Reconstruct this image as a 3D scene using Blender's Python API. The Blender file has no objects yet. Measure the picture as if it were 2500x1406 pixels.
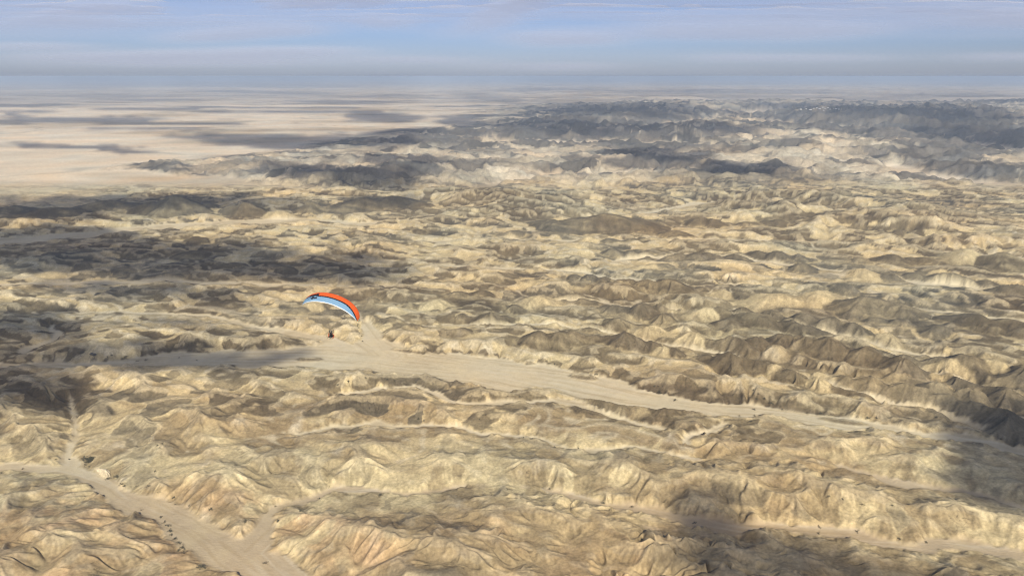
import bpy, math, random
import numpy as np
from mathutils import Vector, Matrix

# ------------------------------------------------------------------ camera, world, sun, exposure
W_REF, H_REF, F_REF = 2500.0, 1406.0, 1805.0          # photograph size and focal length in its pixels
CAM_H = 400.0
HZ = 187.0                                             # the level line in the photograph
PITCH = math.atan((703.0 - HZ) / F_REF)
SP, CP = math.sin(PITCH), math.cos(PITCH)
scene = bpy.context.scene
col = scene.collection

cam_data = bpy.data.cameras.new('camera')
cam_data.sensor_width = 36.0
cam_data.lens = 36.0 * F_REF / W_REF
cam_data.clip_start = 1.0
cam_data.clip_end = 900000.0
cam = bpy.data.objects.new('camera', cam_data)
cam.location = (0, 0, CAM_H)
cam.rotation_euler = (math.pi / 2 - PITCH, 0, 0)
col.objects.link(cam)
scene.camera = cam

def ray(px, py):
    u = (np.asarray(px, float) - W_REF / 2) / F_REF
    v = (H_REF / 2 - np.asarray(py, float)) / F_REF
    return u, v * SP + CP, v * CP - SP
def ground(px, py, z=0.0):
    dx, dy, dz = ray(px, py)
    t = (CAM_H - z) / np.maximum(-dz, 1e-4)
    return dx * t, dy * t
def project(x, y, z=0.0):
    zz = z - CAM_H
    depth = y * CP - zz * SP
    return W_REF / 2 + F_REF * x / depth, H_REF / 2 - F_REF * (y * SP + zz * CP) / depth

GLIDER_DIST = 115.0
d = np.array(ray(809, 813)); d /= np.linalg.norm(d)
PILOT = np.array([0, 0, CAM_H]) + d * GLIDER_DIST
sx, sy = ground(967, 1277, 14.0)
SUN_DIR = np.array([sx, sy, 14.0]) - (PILOT + np.array([0, 0, 5.0]))
SUN_DIR /= np.linalg.norm(SUN_DIR)                    # the way the light travels
SUN_EL = math.asin(-SUN_DIR[2])
SUN_AZ = math.atan2(-SUN_DIR[0], -SUN_DIR[1])         # towards the sun, clockwise from +y

world = bpy.data.worlds.new('World'); scene.world = world; world.use_nodes = True
nt = world.node_tree; nt.nodes.clear()
sky = nt.nodes.new('ShaderNodeTexSky'); sky.sky_type = 'NISHITA'; sky.sun_disc = False
sky.sun_elevation = SUN_EL; sky.sun_rotation = SUN_AZ
sky.altitude = 300; sky.air_density = 0.75; sky.dust_density = 0.85; sky.ozone_density = 4.5
bg = nt.nodes.new('ShaderNodeBackground'); bg.inputs['Strength'].default_value = 0.062
wo = nt.nodes.new('ShaderNodeOutputWorld')
tin = nt.nodes.new('ShaderNodeVectorMath'); tin.operation = 'MULTIPLY'; tin.inputs[1].default_value = (1.0, .95, 1.12)
nt.links.new(sky.outputs[0], tin.inputs[0]); nt.links.new(tin.outputs[0], bg.inputs[0]); nt.links.new(bg.outputs[0], wo.inputs[0])

sd = bpy.data.lights.new('sun', 'SUN'); sd.energy = 4.9; sd.angle = math.radians(0.53); sd.color = (1.0, 0.935, 0.80)
so = bpy.data.objects.new('sun', sd); col.objects.link(so)
so.rotation_euler = Vector(SUN_DIR).to_track_quat('-Z', 'Y').to_euler()
so.location = (0, -200, 900)

vs = scene.view_settings
vs.view_transform = 'Standard'; vs.look = 'None'; vs.exposure = 0.38; vs.gamma = 1.0; vs.use_curve_mapping = False
scene.cycles.volume_bounces = 1
scene.cycles.max_bounces = 5
scene.cycles.transparent_max_bounces = 16
scene.cycles.use_denoising = True
scene.cycles.filter_width = 1.15

# ------------------------------------------------------------------ numeric helpers
def _hash(ix, iy, seed):
    h = ix.astype(np.int32).view(np.uint32) * np.uint32(374761393) + iy.astype(np.int32).view(np.uint32) * np.uint32(668265263) + np.uint32(seed * 1274126177 & 0xffffffff)
    h = (h ^ (h >> np.uint32(13))) * np.uint32(1274126177)
    return (h ^ (h >> np.uint32(16))) & np.uint32(0xffff)
_ang = np.arange(256) / 256.0 * 2 * np.pi
_gx, _gy = np.cos(_ang).astype(np.float32), np.sin(_ang).astype(np.float32)
def perlin(x, y, seed=0):
    x = np.asarray(x, np.float32); y = np.asarray(y, np.float32)
    xi = np.floor(x); yi = np.floor(y)
    fx = x - xi; fy = y - yi
    xi = xi.astype(np.int32); yi = yi.astype(np.int32)
    u = fx * fx * fx * (fx * (fx * 6 - 15) + 10); v = fy * fy * fy * (fy * (fy * 6 - 15) + 10)
    def g(dx, dy):
        k = _hash(xi + dx, yi + dy, seed) & 255
        return _gx[k] * (fx - dx) + _gy[k] * (fy - dy)
    a = g(0, 0); a += u * (g(1, 0) - a)
    b = g(0, 1); b += u * (g(1, 1) - b)
    return (a + v * (b - a)) * 1.5
def fbm(x, y, oct=4, seed=0, gain=0.5):
    s = 0; a = 1.0; n = 0
    for i in range(oct):
        s = s + a * perlin(x, y, seed + i * 17); n += a
        x = x * 2.03 + 13.7; y = y * 2.03 - 7.1; a *= gain
    return s / n * 1.6
def sstep(a, b, x):
    t = np.clip((x - a) / (b - a), 0, 1); return t * t * (3 - 2 * t)
def lerp(a, b, t): return a + (b - a) * t
def blur(a, r):
    """three box blurs of radius r, edges held"""
    r = int(max(1, r))
    for _ in range(3):
        for ax in (0, 1):
            p = np.pad(a, [(r + 1, r) if k == ax else (0, 0) for k in (0, 1)], mode='edge')
            c = np.cumsum(p, axis=ax, dtype=np.float64)
            if ax == 0: a = (c[2 * r + 1:] - c[:-2 * r - 1]) / (2 * r + 1)
            else: a = (c[:, 2 * r + 1:] - c[:, :-2 * r - 1]) / (2 * r + 1)
    return a
def bilin(G, x0, y0, dx, x, y):
    fx = np.clip((x - x0) / dx, 0, G.shape[1] - 1.001); fy = np.clip((y - y0) / dx, 0, G.shape[0] - 1.001)
    ix = fx.astype(np.int32); iy = fy.astype(np.int32); fx = fx - ix; fy = fy - iy
    return (G[iy, ix] * (1 - fx) + G[iy, ix + 1] * fx) * (1 - fy) + (G[iy + 1, ix] * (1 - fx) + G[iy + 1, ix + 1] * fx) * fy
def _cub(t):
    t2 = t * t; t3 = t2 * t
    return ((-t3 + 3 * t2 - 3 * t + 1) / 6, (3 * t3 - 6 * t2 + 4) / 6, (-3 * t3 + 3 * t2 + 3 * t + 1) / 6, t3 / 6)
def bspl(G, x0, y0, dx, x, y):
    fx = np.clip((x - x0) / dx, 1, G.shape[1] - 3.001); fy = np.clip((y - y0) / dx, 1, G.shape[0] - 3.001)
    ix = fx.astype(np.int32); iy = fy.astype(np.int32)
    wx = _cub(fx - ix); wy = _cub(fy - iy); s = 0
    for j in range(4):
        r = 0
        for i in range(4): r = r + wx[i] * G[iy + j - 1, ix + i - 1]
        s = s + wy[j] * r
    return s
def polydist(x, y, pts):
    """distance to a polyline and the width interpolated along it; pts = [(x, y, w)]"""
    best = np.full(x.shape, 1e9); wid = np.zeros(x.shape)
    for (ax, ay, aw), (bx, by, bw) in zip(pts[:-1], pts[1:]):
        vx, vy = bx - ax, by - ay
        t = np.clip(((x - ax) * vx + (y - ay) * vy) / (vx * vx + vy * vy + 1e-9), 0, 1)
        dd = np.hypot(x - ax - t * vx, y - ay - t * vy)
        m = dd < best
        best = np.where(m, dd, best); wid = np.where(m, aw + (bw - aw) * t, wid)
    return best, wid
def ellipses(px, py, items):
    """soft union of ellipses given on the photograph's ground, value 0..1"""
    s = np.zeros(np.shape(px))
    for e in items:
        cx, cy, rx, ry, rot, k = e
        a = math.radians(rot); ca, sa = math.cos(a), math.sin(a)
        dx, dy = px - cx, py - cy
        q = ((dx * ca + dy * sa) / rx) ** 2 + ((-dx * sa + dy * ca) / ry) ** 2
        s = np.maximum(s, k * np.clip(1.45 - q, 0, 1.45) / 1.45 * 1.35)
    return np.clip(s, 0, 1)

# ------------------------------------------------------------------ river-cut badlands: uplift against running water
def erode(h, U, K, base, dx, iters, Sc, D, m=0.5):
    ny, nx = h.shape; n = ny * nx
    idx = np.arange(n).reshape(ny, nx)
    h = h.astype(np.float64).copy()
    Kf = K.ravel(); bf = base.ravel(); Scf = Sc.ravel()
    offs = [(-1, 0, 1), (1, 0, 1), (0, -1, 1), (0, 1, 1), (-1, -1, 1.41421), (-1, 1, 1.41421), (1, -1, 1.41421), (1, 1, 1.41421)]
    for it in range(iters):
        h += np.where(base, 0, U)
        hp = np.pad(h, 1, mode='constant', constant_values=1e9)
        best = np.zeros((ny, nx)); rec = idx.copy(); L = np.ones((ny, nx)) * dx
        for oy, ox, l in offs:
            s = (h - hp[1 + oy:1 + oy + ny, 1 + ox:1 + ox + nx]) / l
            mm = s > best
            best = np.where(mm, s, best); rec = np.where(mm, idx + oy * nx + ox, rec); L = np.where(mm, l * dx, L)
        rec = np.where(base, idx, rec).ravel(); L = L.ravel()
        r = rec.copy(); dep = (rec != np.arange(n)).astype(np.int32)
        while True:
            nd = dep + dep[r]
            if np.array_equal(nd, dep): break
            dep = nd; r = r[r]
        order = np.argsort(dep.astype(np.int16), kind='stable')
        mx = int(dep.max()); starts = np.searchsorted(dep[order], np.arange(mx + 2))
        A = np.full(n, dx * dx)
        for lv in range(mx, 0, -1):
            o = order[starts[lv]:starts[lv + 1]]
            np.add.at(A, rec[o], A[o])
        F = Kf * A ** m / L; hf = h.ravel(); lim = Scf * L
        for lv in range(1, mx + 1):
            o = order[starts[lv]:starts[lv + 1]]; hr = hf[rec[o]]; f = F[o]
            hf[o] = np.minimum((hf[o] + f * hr) / (1 + f), hr + lim[o])
        h = hf.reshape(ny, nx)
        p = np.pad(h, 1, mode='edge')
        lap = p[:-2, 1:-1] + p[2:, 1:-1] + p[1:-1, :-2] + p[1:-1, 2:] - 4 * h
        h = h + np.where(base, 0, np.minimum(D / dx ** 2, 0.2) * lap)
    return h, A.reshape(ny, nx), rec
def facets(A, rec, thr, seed):
    """a random number for every small drainage basin: slopes that share one fate share one rock colour"""
    a = A.ravel(); n = a.size; ar = np.arange(n)
    r = np.where(a[rec] <= thr, rec, ar)
    while True:
        r2 = r[r]
        if np.array_equal(r2, r): break
        r = r2
    return (_hash(r, r * 0 + seed, seed) / 65535.0).reshape(A.shape), sstep(thr * 1.2, thr * 6, A)

def P(lst, z=0.0):
    """photo-pixel polyline (px, py, half width in metres) -> ground"""
    return [(float(ground(a, b, z)[0]), float(ground(a, b, z)[1]), w) for a, b, w in lst]

# washes (dry river beds), read off the photograph onto the ground
WASHES = [
    P([(-500, 905, 12), (0, 892, 9), (300, 885, 16), (560, 872, 34), (800, 868, 50), (1000, 884, 54), (1180, 905, 50), (1380, 935, 42),
       (1560, 972, 28), (1720, 995, 24), (1900, 1010, 22), (2100, 1040, 12), (2300, 1066, 7), (2560, 1110, 16), (2900, 1170, 18)]),
    P([(868, 775, 5), (880, 800, 9), (905, 835, 20), (960, 870, 44)]),
    P([(-300, 1150, 11), (0, 1150, 10), (150, 1140, 12), (240, 1168, 11), (330, 1215, 14), (430, 1262, 17), (520, 1310, 21), (600, 1370, 20), (680, 1440, 20), (800, 1560, 20)]),
    P([(180, 1135, 8), (186, 1090, 5), (184, 1020, 3.5), (176, 980, 3)]),
    P([(600, 1345, 16), (660, 1290, 9), (700, 1228, 6), (830, 1212, 5), (960, 1205, 4), (1130, 1196, 3)]),
    P([(1330, 1195, 3), (1440, 1228, 6), (1560, 1245, 7), (1680, 1268, 9), (1850, 1300, 9), (2010, 1318, 7), (2200, 1330, 7), (2600, 1365, 9)]),
    P([(1780, 1040, 8), (1700, 1062, 6), (1660, 1080, 5)]),
    P([(2020, 1135, 3), (2130, 1160, 4), (2330, 1200, 5), (2600, 1250, 7)]),
    P([(1100, 970, 4), (1220, 985, 6), (1400, 990, 7), (1480, 1010, 6), (1600, 1050, 5)]),
    P([(820, 965, 5), (1000, 955, 6), (1100, 970, 4)]),
    P([(-200, 600, 40), (0, 590, 50), (150, 580, 50), (330, 560, 42), (560, 545, 40), (760, 540, 34), (880, 548, 22), (1000, 540, 10)]),
    P([(1440, 545, 8), (1640, 508, 12), (1710, 500, 46), (1790, 498, 46), (1880, 500, 14), (2050, 520, 8)]),
    P([(1500, 640, 8), (1700, 625, 10), (1950, 650, 10), (2250, 690, 12), (2600, 730, 14)]),
    P([(900, 640, 8), (1150, 655, 10), (1350, 660, 10), (1600, 690, 8)]),
    P([(1100, 800, 4), (1300, 790, 4), (1500, 815, 4), (1640, 850, 4), (1900, 905, 4), (2050, 955, 5), (2250, 1010, 6), (2400, 1050, 8)]),
    P([(300, 760, 6), (500, 770, 7), (700, 810, 9), (860, 845, 12)]),
    P([(-100, 700, 12), (200, 690, 12), (500, 690, 12), (800, 700, 10), (1000, 700, 8)]),
    P([(1300, 735, 3), (1500, 745, 4), (1750, 775, 4), (2000, 815, 4), (2200, 855, 5), (2600, 940, 6)]),
    P([(1750, 690, 4), (2000, 722, 4), (2300, 760, 5), (2650, 800, 6)]),
    P([(2150, 880, 3), (2330, 935, 3), (2600, 1010, 4)]),
    P([(1000, 590, 6), (1250, 585, 6), (1500, 590, 7), (1800, 585, 7), (2100, 600, 8), (2600, 640, 9)]),
    P([(1700, 1110, 3), (1400, 1090, 3), (1150, 1050, 3), (900, 1040, 4), (740, 1060, 3)]),
    P([(60, 860, 8), (130, 830, 7), (110, 800, 4)]),
]
FARWASH = [
    P([(2150, 405, 40), (2220, 418, 60), (2330, 437, 85), (2420, 450, 70), (2600, 480, 60)]),
    P([(-600, 470, 420), (0, 455, 380), (200, 430, 240), (420, 440, 130), (700, 470, 80), (900, 480, 50), (1060, 465, 30)]),
    P([(1440, 505, 25), (1640, 500, 40), (1710, 497, 60), (1800, 495, 60), (1900, 498, 25)]),
    P([(1700, 440, 30), (1590, 425, 60), (1450, 430, 30), (1300, 440, 25), (1100, 455, 30)]),
    P([(2450, 262, 250), (2200, 258, 330), (2050, 268, 300), (1850, 275, 160), (1700, 300, 80), (1600, 320, 60)]),
    P([(1900, 350, 60), (1700, 355, 60), (1400, 352, 70), (1200, 345, 70), (1050, 330, 90)]),
    P([(2600, 380, 60), (2300, 345, 60), (2100, 320, 60), (1950, 310, 60), (1800, 290, 60)]),
]

PEAKS = [(px, py, hh * ((1.08 if el < 1.2 else 1.25) if py > 540 else 1.3) * (.85 if el >= 1.5 and py > 540 else 1), sl * (1.3 if el >= 1.5 and py > 540 else 1.10), dk_, el * (.8 if el >= 1.5 and py > 540 else 1)) for px, py, hh, sl, dk_, el in (
    # facetted pyramids right of the middle
    (1395, 801, 26, .62, .9, 1), (1527, 804, 30, .62, .9, 1), (1592, 827, 20, .6, .9, 1), (1695, 802, 26, .62, .8, 1), (1780, 812, 26, .62, .9, 1), (1792, 847, 34, .62, 1, 1), (1895, 840, 22, .62, .9, 1),
    (1960, 812, 26, .62, .9, 1), (2000, 827, 26, .62, .9, 1), (2110, 842, 26, .62, .8, 1), (2060, 912, 18, .55, .9, 1), (2130, 914, 20, .55, .9, 1), (2242, 934, 26, .6, .95, 1), (2285, 932, 22, .6, .9, 1), (1955, 899, 18, .58, .9, 1), (1885, 884, 20, .6, .9, 1),
    (2365, 852, 34, .66, 1, 1), (2440, 857, 32, .66, 1, 1), (2360, 900, 24, .66, 1, 1), (2470, 925, 30, .66, 1, 1), (2375, 942, 24, .66, 1, 1), (2165, 812, 18, .5, .8, 1), (2520, 880, 34, .66, 1, 1), (2300, 865, 22, .6, .9, 1), (2440, 990, 22, .55, .8, 1.3),
    (1315, 807, 22, .56, .8, 1.2), (1612, 734, 20, .55, .85, 1), (1645, 734, 20, .55, .85, 1), (1570, 737, 18, .55, .85, 1), (1620, 762, 20, .58, .9, 1), (1445, 782, 18, .55, .7, 1), (1505, 772, 20, .5, .8, 1), (1500, 740, 20, .40, .8, 1.6), (1720, 744, 24, .40, .85, 2), (1840, 760, 24, .4, .85, 2), (1950, 772, 24, .42, .85, 1.6), (1780, 776, 20, .42, .8, 1.5),
    (1120, 708, 16, .45, .7, 1.3), (1170, 706, 16, .45, .7, 1.2), (1060, 728, 16, .45, .7, 1.3), (1200, 757, 18, .5, .8, 1.2), (1135, 762, 14, .5, .7, 1.1), (1260, 740, 16, .42, .7, 1.5), (1010, 790, 15, .4, .7, 1.8), (1120, 800, 16, .4, .7, 1.8), (1310, 720, 20, .38, .75, 2), (1400, 715, 18, .38, .75, 2),
    (1585, 680, 22, .40, .85, 1.6), (1640, 678, 22, .42, .85, 1.3), (1530, 678, 18, .42, .8, 1.5), (1900, 712, 24, .34, .9, 2.2), (2000, 708, 24, .34, .9, 2.0), (2120, 722, 28, .34, .9, 2.0), (2200, 740, 24, .36, .9, 1.6), (2390, 765, 26, .38, .95, 2.0), (2470, 775, 26, .38, .95, 1.6), (2290, 790, 20, .4, .85, 1.6),
    (760, 735, 14, .45, .8, 1.2), (730, 748, 12, .45, .7, 1.2), (810, 752, 13, .42, .8, 1.5),
    # dark knolls at the wash and in the right middle distance
    (1120, 922, 12, .5, .95, 1), (1160, 928, 11, .55, .9, 1), (1470, 962, 17, .5, 1, 1.3), (1430, 975, 12, .5, .9, 1.1), (1625, 985, 15, .5, 1, 1.1), (1690, 990, 12, .5, .95, 1), (1555, 975, 14, .45, .0, 1),
    (1790, 612, 18, .45, .9, 1.3), (1850, 608, 18, .45, .9, 1), (1700, 625, 14, .45, .9, 1.6), (1620, 640, 14, .45, .85, 1.3), (1960, 640, 20, .42, .85, 1.6), (2110, 655, 18, .42, .85, 1.3), (2180, 618, 22, .45, .95, 1.3), (2260, 625, 18, .45, .9, 1.2), (2360, 605, 30, .45, 1, 1.3), (2450, 612, 32, .45, 1, 1.3), (2330, 665, 22, .42, .9, 1.6), (2480, 690, 20, .42, .9, 1.3), (2060, 690, 16, .45, .8, 1.3), (1560, 605, 16, .42, .85, 1.6), (1440, 575, 16, .4, .8, 2),
    (1250, 560, 18, .35, .7, 2), (1120, 545, 16, .35, .7, 2), (1020, 556, 16, .35, .8, 1.6), (1350, 535, 22, .35, .8, 2), (1650, 560, 20, .35, .8, 2), (1480, 520, 34, .35, .85, 2),
    (560, 640, 14, .3, .9, 2), (470, 610, 18, .3, .9, 2), (300, 650, 14, .3, .9, 2), (200, 640, 14, .3, .8, 2), (700, 650, 14, .3, .85, 2), (800, 660, 12, .32, .8, 2), (120, 660, 12, .3, .8, 2), (400, 665, 14, .3, .85, 2), (620, 680, 12, .32, .8, 2), (480, 575, 22, .35, .8, 2),
    # row of dark hills, left middle distance
    (428, 473, 44, .42, 1, 1.3), (372, 490, 28, .36, .9, 1.4), (255, 487, 28, .34, .85, 1.8), (120, 505, 24, .3, .95, 2.2), (40, 500, 22, .3, .9, 2), (600, 492, 30, .42, .9, 1.2), (570, 500, 22, .38, .85, 1.3), (757, 491, 30, .55, 1, 1), (885, 480, 34, .38, .95, 1.6), (960, 476, 34, .36, .9, 1.6), (1020, 490, 24, .36, .8, 1.4), (680, 512, 16, .3, .2, 1.6), (500, 492, 22, .36, .9, 1.3),
)]
CHAINS = [  # saw-toothed ridge crests: summit line in the photograph, height, slope, darkness
    ([(900, 721), (1009, 738), (1102, 742), (1169, 708), (1250, 735), (1340, 716)], 17, .55, .85),
    ([(1570, 737), (1645, 732), (1720, 745), (1800, 742), (1900, 750), (2050, 775), (2130, 800)], 24, .58, .9),
    ([(1290, 815), (1395, 803), (1527, 806), (1600, 829), (1700, 848), (1800, 852), (1900, 887), (2060, 914), (2240, 937), (2400, 962)], 25, .6, .95),
    ([(1700, 804), (1780, 814), (1960, 814), (2110, 844), (2300, 867), (2500, 892)], 30, .62, .95),
    ([(1400, 660), (1530, 680), (1640, 680), (1760, 702), (1900, 714), (2120, 724)], 20, .52, .9),
    ([(1250, 650), (1450, 640), (1620, 642), (1800, 652), (2000, 668), (2200, 690)], 16, .5, .35),
    ([(1500, 605), (1700, 614), (1850, 610), (2050, 626), (2260, 627), (2450, 614)], 20, .5, .9),
    ([(1000, 600), (1200, 590), (1400, 585), (1600, 575), (1800, 570)], 15, .45, .6),
    ([(2100, 657), (2330, 667), (2500, 692)], 20, .5, .9), ([(1350, 770), (1450, 782), (1560, 790), (1640, 800)], 18, .55, .35), ([(2150, 760), (2300, 775), (2500, 790)], 24, .5, .95),
    ([(1000, 672), (1150, 680), (1300, 676), (1420, 690)], 14, .48, .75), ([(560, 735), (680, 745), (760, 740), (850, 756), (960, 775), (1040, 790)], 13, .48, .6),
    ([(2050, 545), (2200, 560), (2350, 565), (2500, 580)], 22, .5, .8), ([(1700, 530), (1850, 540), (2000, 525)], 24, .45, .8),
]
crng = np.random.default_rng(17)
for pts_, hh_, sl_, dk_ in CHAINS:
    g_ = [tuple(float(q) for q in ground(a_, b_, hh_)) for a_, b_ in pts_]
    seg = np.cumsum([0] + [math.dist(p_, q_) for p_, q_ in zip(g_[:-1], g_[1:])]); t_ = 0.0
    while t_ < seg[-1]:
        x_ = float(np.interp(t_, seg, [p_[0] for p_ in g_])) + crng.normal(0, 5); y_ = float(np.interp(t_, seg, [p_[1] for p_ in g_])) + crng.normal(0, 7)
        q_ = hh_ * crng.uniform(.55, 1.12); pp = project(x_, y_, q_)
        PEAKS.append((float(pp[0]), float(pp[1]), q_, sl_ * crng.uniform(.9, 1.15), dk_ * (1 if crng.random() < .86 else .15), crng.uniform(.8, 1.25)))
        t_ += crng.uniform(20, 46)
ISLANDS = [(1425, 922, 34, 5, 6, 1), (1660, 948, 70, 9, 8, 1), (1730, 975, 85, 7, 7, 1), (1960, 1002, 110, 6, 8, 1), (755, 878, 34, 4, 0, .9), (1000, 858, 45, 4, 6, .9), (2060, 1030, 60, 5, 8, 1)]
near_dx = 4.0
# ---- near field, 20 m -> 10 m -> 5 m grids
NX0, NX1, NY0, NY1 = -2200.0, 2200.0, 300.0, 3000.0
def near_maps(dx):
    xs = np.arange(NX0, NX1 + dx * .5, dx); ys = np.arange(NY0, NY1 + dx * .5, dx)
    X, Y = np.meshgrid(xs, ys)
    wx = 30 * fbm(X / 110, Y / 110, 3, 5); wy = 30 * fbm(X / 110, Y / 110, 3, 6)
    base = np.zeros(X.shape, bool)
    for w in WASHES:
        dd, ww = polydist(X + wx * .6, Y + wy * .6, w)
        base |= dd < np.maximum(ww * (1 + .25 * fbm(X / 60, Y / 60, 2, 9)), dx * .72)
    px, py = project(X, Y)
    isl = ellipses(px, py, ISLANDS) > .35
    base &= ~isl
    # relief: rock uplift rate of each region (metres per step)
    along = 0.93 * X - 0.36 * Y; across = 0.36 * X + 0.93 * Y      # strike of the beds
    streak = fbm(along / 260 + .4 * fbm(X / 150, Y / 150, 2, 3), across / 62, 3, 21)
    lump = fbm(X / 170, Y / 170, 3, 31)
    R = 0.27 + .20 * streak + .17 * lump
    R = R * lerp(1.0, .62, sstep(1000, 500, px) * sstep(930, 820, py) * sstep(520, 620, py))   # low hummocks, left middle
    R = R + .06 * ellipses(px, py, [(1900, 830, 560, 110, 13, 1), (1500, 760, 420, 60, 4, .6), (2350, 930, 230, 90, 14, 1)])
    R = R + .08 * ellipses(px, py, [(430, 520, 90, 34, 0, 1), (760, 528, 60, 26, 0, .8), (935, 525, 130, 34, 0, .9), (120, 535, 130, 22, 4, .8), (250, 515, 70, 22, 0, .7),
                                    (600, 525, 60, 20, 0, .6), (470, 590, 200, 24, 4, .5)])
    R = R + .45 * ellipses(px, py, [(2050, 540, 330, 50, 6, 1), (1250, 510, 260, 30, 4, .8), (2300, 590, 260, 60, 6, .5)])
    R = R * lerp(1, .72, sstep(980, 1080, py))
    R = R + .17 * ellipses(px, py, [(1150, 1330, 260, 90, 4, 1), (200, 1330, 260, 100, 0, .75), (90, 1060, 150, 60, 0, 1), (800, 1330, 120, 70, 0, .5), (2000, 1230, 400, 60, 6, .7), (1900, 1400, 500, 70, 4, .8)])
    R = R * lerp(1, .25, sstep(480, 380, px) * sstep(600, 540, py) * sstep(500, 520, py) * .0)
    R = np.clip(R, .08, 2.2)
    plain = sstep(700, 100, px) * sstep(520, 500, py)
    R = R * (1 - .9 * plain)
    soft = np.clip(.75 + .5 * fbm(X / 300, Y / 300, 2, 77) - .9 * ellipses(px, py, [(1900, 830, 620, 140, 13, 1), (1500, 760, 420, 70, 4, .7), (2350, 930, 260, 120, 14, 1)]), .05, 1.2)
    hard = np.exp(.75 * fbm(along / 200, across / 26, 3, 41))       # rock bands along strike
    return X, Y, base, R, soft, hard

def up2(h, shape):
    ny, nx = shape
    gy = np.linspace(0, h.shape[0] - 1, ny); gx = np.linspace(0, h.shape[1] - 1, nx)
    GX, GY = np.meshgrid(gx, gy)
    return bilin(h, 0, 0, 1.0, GX, GY)

h = None
for dx, iters in ((20.0, 110), (10.0, 34), (4.0, 7)):
    X, Y, base, R, soft, hard = near_maps(dx)
    if h is None:
        h = np.where(base, 0, .5 + R * 2 + .8 * np.random.default_rng(1).random(X.shape))
    else:
        h = up2(h, X.shape) + np.where(base, 0, np.random.default_rng(int(dx)).random(X.shape) * .9)
        h = np.where(base, h * .15, h)
    K = .045 / hard
    if dx == 4.0:
        hum = np.abs(perlin((0.93 * X - 0.36 * Y) / 46 + .4 * fbm(X / 60, Y / 60, 2, 52), (0.36 * X + 0.93 * Y) / 33 + .4 * fbm(X / 55, Y / 55, 2, 54), 51)) + .5 * np.abs(perlin(X / 19, Y / 19, 53))
        hum2 = np.abs(perlin((0.93 * X - 0.36 * Y) / 92 + .4 * fbm(X / 80, Y / 80, 2, 57), (0.36 * X + 0.93 * Y) / 58 + .4 * fbm(X / 80, Y / 80, 2, 58), 59))
        pk = perlin((0.93 * X - 0.36 * Y) / 44, (0.36 * X + 0.93 * Y) / 36, 55) + .5 * perlin(X / 20, Y / 20, 56)
        sf_ = np.clip(soft, 0, 1)
        h = h + np.where(base, 0, np.clip(h / 5, 0, 1) * (sf_ * (lerp(10, 6, sstep(1000, 1400, Y)) * (hum - .28) + 19 * sstep(900, 1400, Y) * (.36 - np.abs(perlin((0.93 * X - 0.36 * Y) / 120 + .5 * fbm(X / 70, Y / 70, 2, 63), (0.36 * X + 0.93 * Y) / 40 + .3 * fbm(X / 45, Y / 45, 2, 64), 60))) + 15 * sstep(1500, 1000, Y) * (hum2 - .15)) + (1 - sf_) * (6 * pk + 13 * (.36 - np.abs(perlin((0.93 * X - 0.36 * Y) / 130 + .5 * fbm(X / 70, Y / 70, 2, 63), (0.36 * X + 0.93 * Y) / 44, 65))))))
        h = np.where(base, h, np.maximum(h, .4))
    h, A, rec = erode(h, R * .56, K, base, dx, iters, np.where(soft < .4, .74, lerp(.56, .68, sstep(950, 1300, Y))) + 0 * X, (1.0 if dx < 6 else 2.0) * soft * (dx / 5) ** .5)
CONE = np.full(X.shape, -99.0); CDARK = np.zeros(X.shape)
cwx = 5 * fbm(X / 38, Y / 38, 3, 61); cwy = 5 * fbm(X / 38, Y / 38, 3, 62)
for k, (px, py, hh, sl, dk_, el) in enumerate(PEAKS):
    if py > 540 and k < 110 and (k % 6 == 3 or k % 11 == 6): dk_ *= .15
    cx, cy = (float(q) for q in ground(px, py, hh)); rr = hh / sl * 1.2 * el
    i0, i1 = int(max(0, (cy - rr - NY0) / near_dx)), int(max(0, (cy + rr - NY0) / near_dx + 2)); j0, j1 = int(max(0, (cx - rr - NX0) / near_dx)), int(max(0, (cx + rr - NX0) / near_dx + 2))
    sub = np.s_[i0:i1, j0:j1]
    if CONE[sub].size == 0: continue
    a = -.36 + .8 * math.sin(k * 7.3); dxx = X[sub] + cwx[sub] - cx; dyy = Y[sub] + cwy[sub] - cy
    u = (dxx * math.cos(a) + dyy * math.sin(a)) / el; v = -dxx * math.sin(a) + dyy * math.cos(a)
    r2 = np.hypot(u, v); b_ = a + .785; dd = .4 * r2 + .6 * (np.abs(u * .7071 + v * .7071) + np.abs(-u * .7071 + v * .7071)) * .9
    z_ = hh - sl * dd - .8 * np.exp(-(r2 / 6) ** 2) * 2
    m_ = z_ > CONE[sub]
    CONE[sub] = np.where(m_, z_, CONE[sub]); CDARK[sub] = np.where(m_, dk_, CDARK[sub])
infl = blur(sstep(-4, 4, CONE), 4)
h = np.where(base, h, h * lerp(1, .5, np.clip(infl * 1.3, 0, 1)))
cm_ = (CONE > h) & ~base
CMASK = blur(np.where(cm_, 1.0, 0.0) * CDARK, 1)
CANY = blur(cm_.astype(float), 1)
h = np.where(base, h, np.maximum(h, CONE))
NEAR = h; NFAC, NCHN = facets(A, rec, 26000.0, 12); NFAC = np.clip(.5 + (blur(NFAC, 2) - .5) * 2.2 + .55 * fbm((0.93 * X - 0.36 * Y) / 95 + .3 * fbm(X / 50, Y / 50, 2, 67), (0.36 * X + 0.93 * Y) / 44, 3, 66), 0, 1); NEARBASE = base.astype(float); NEARA = A; NEARSOFT = soft
print('near', h.max(), h.mean(), np.percentile(h, [50, 90, 99]))

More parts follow.
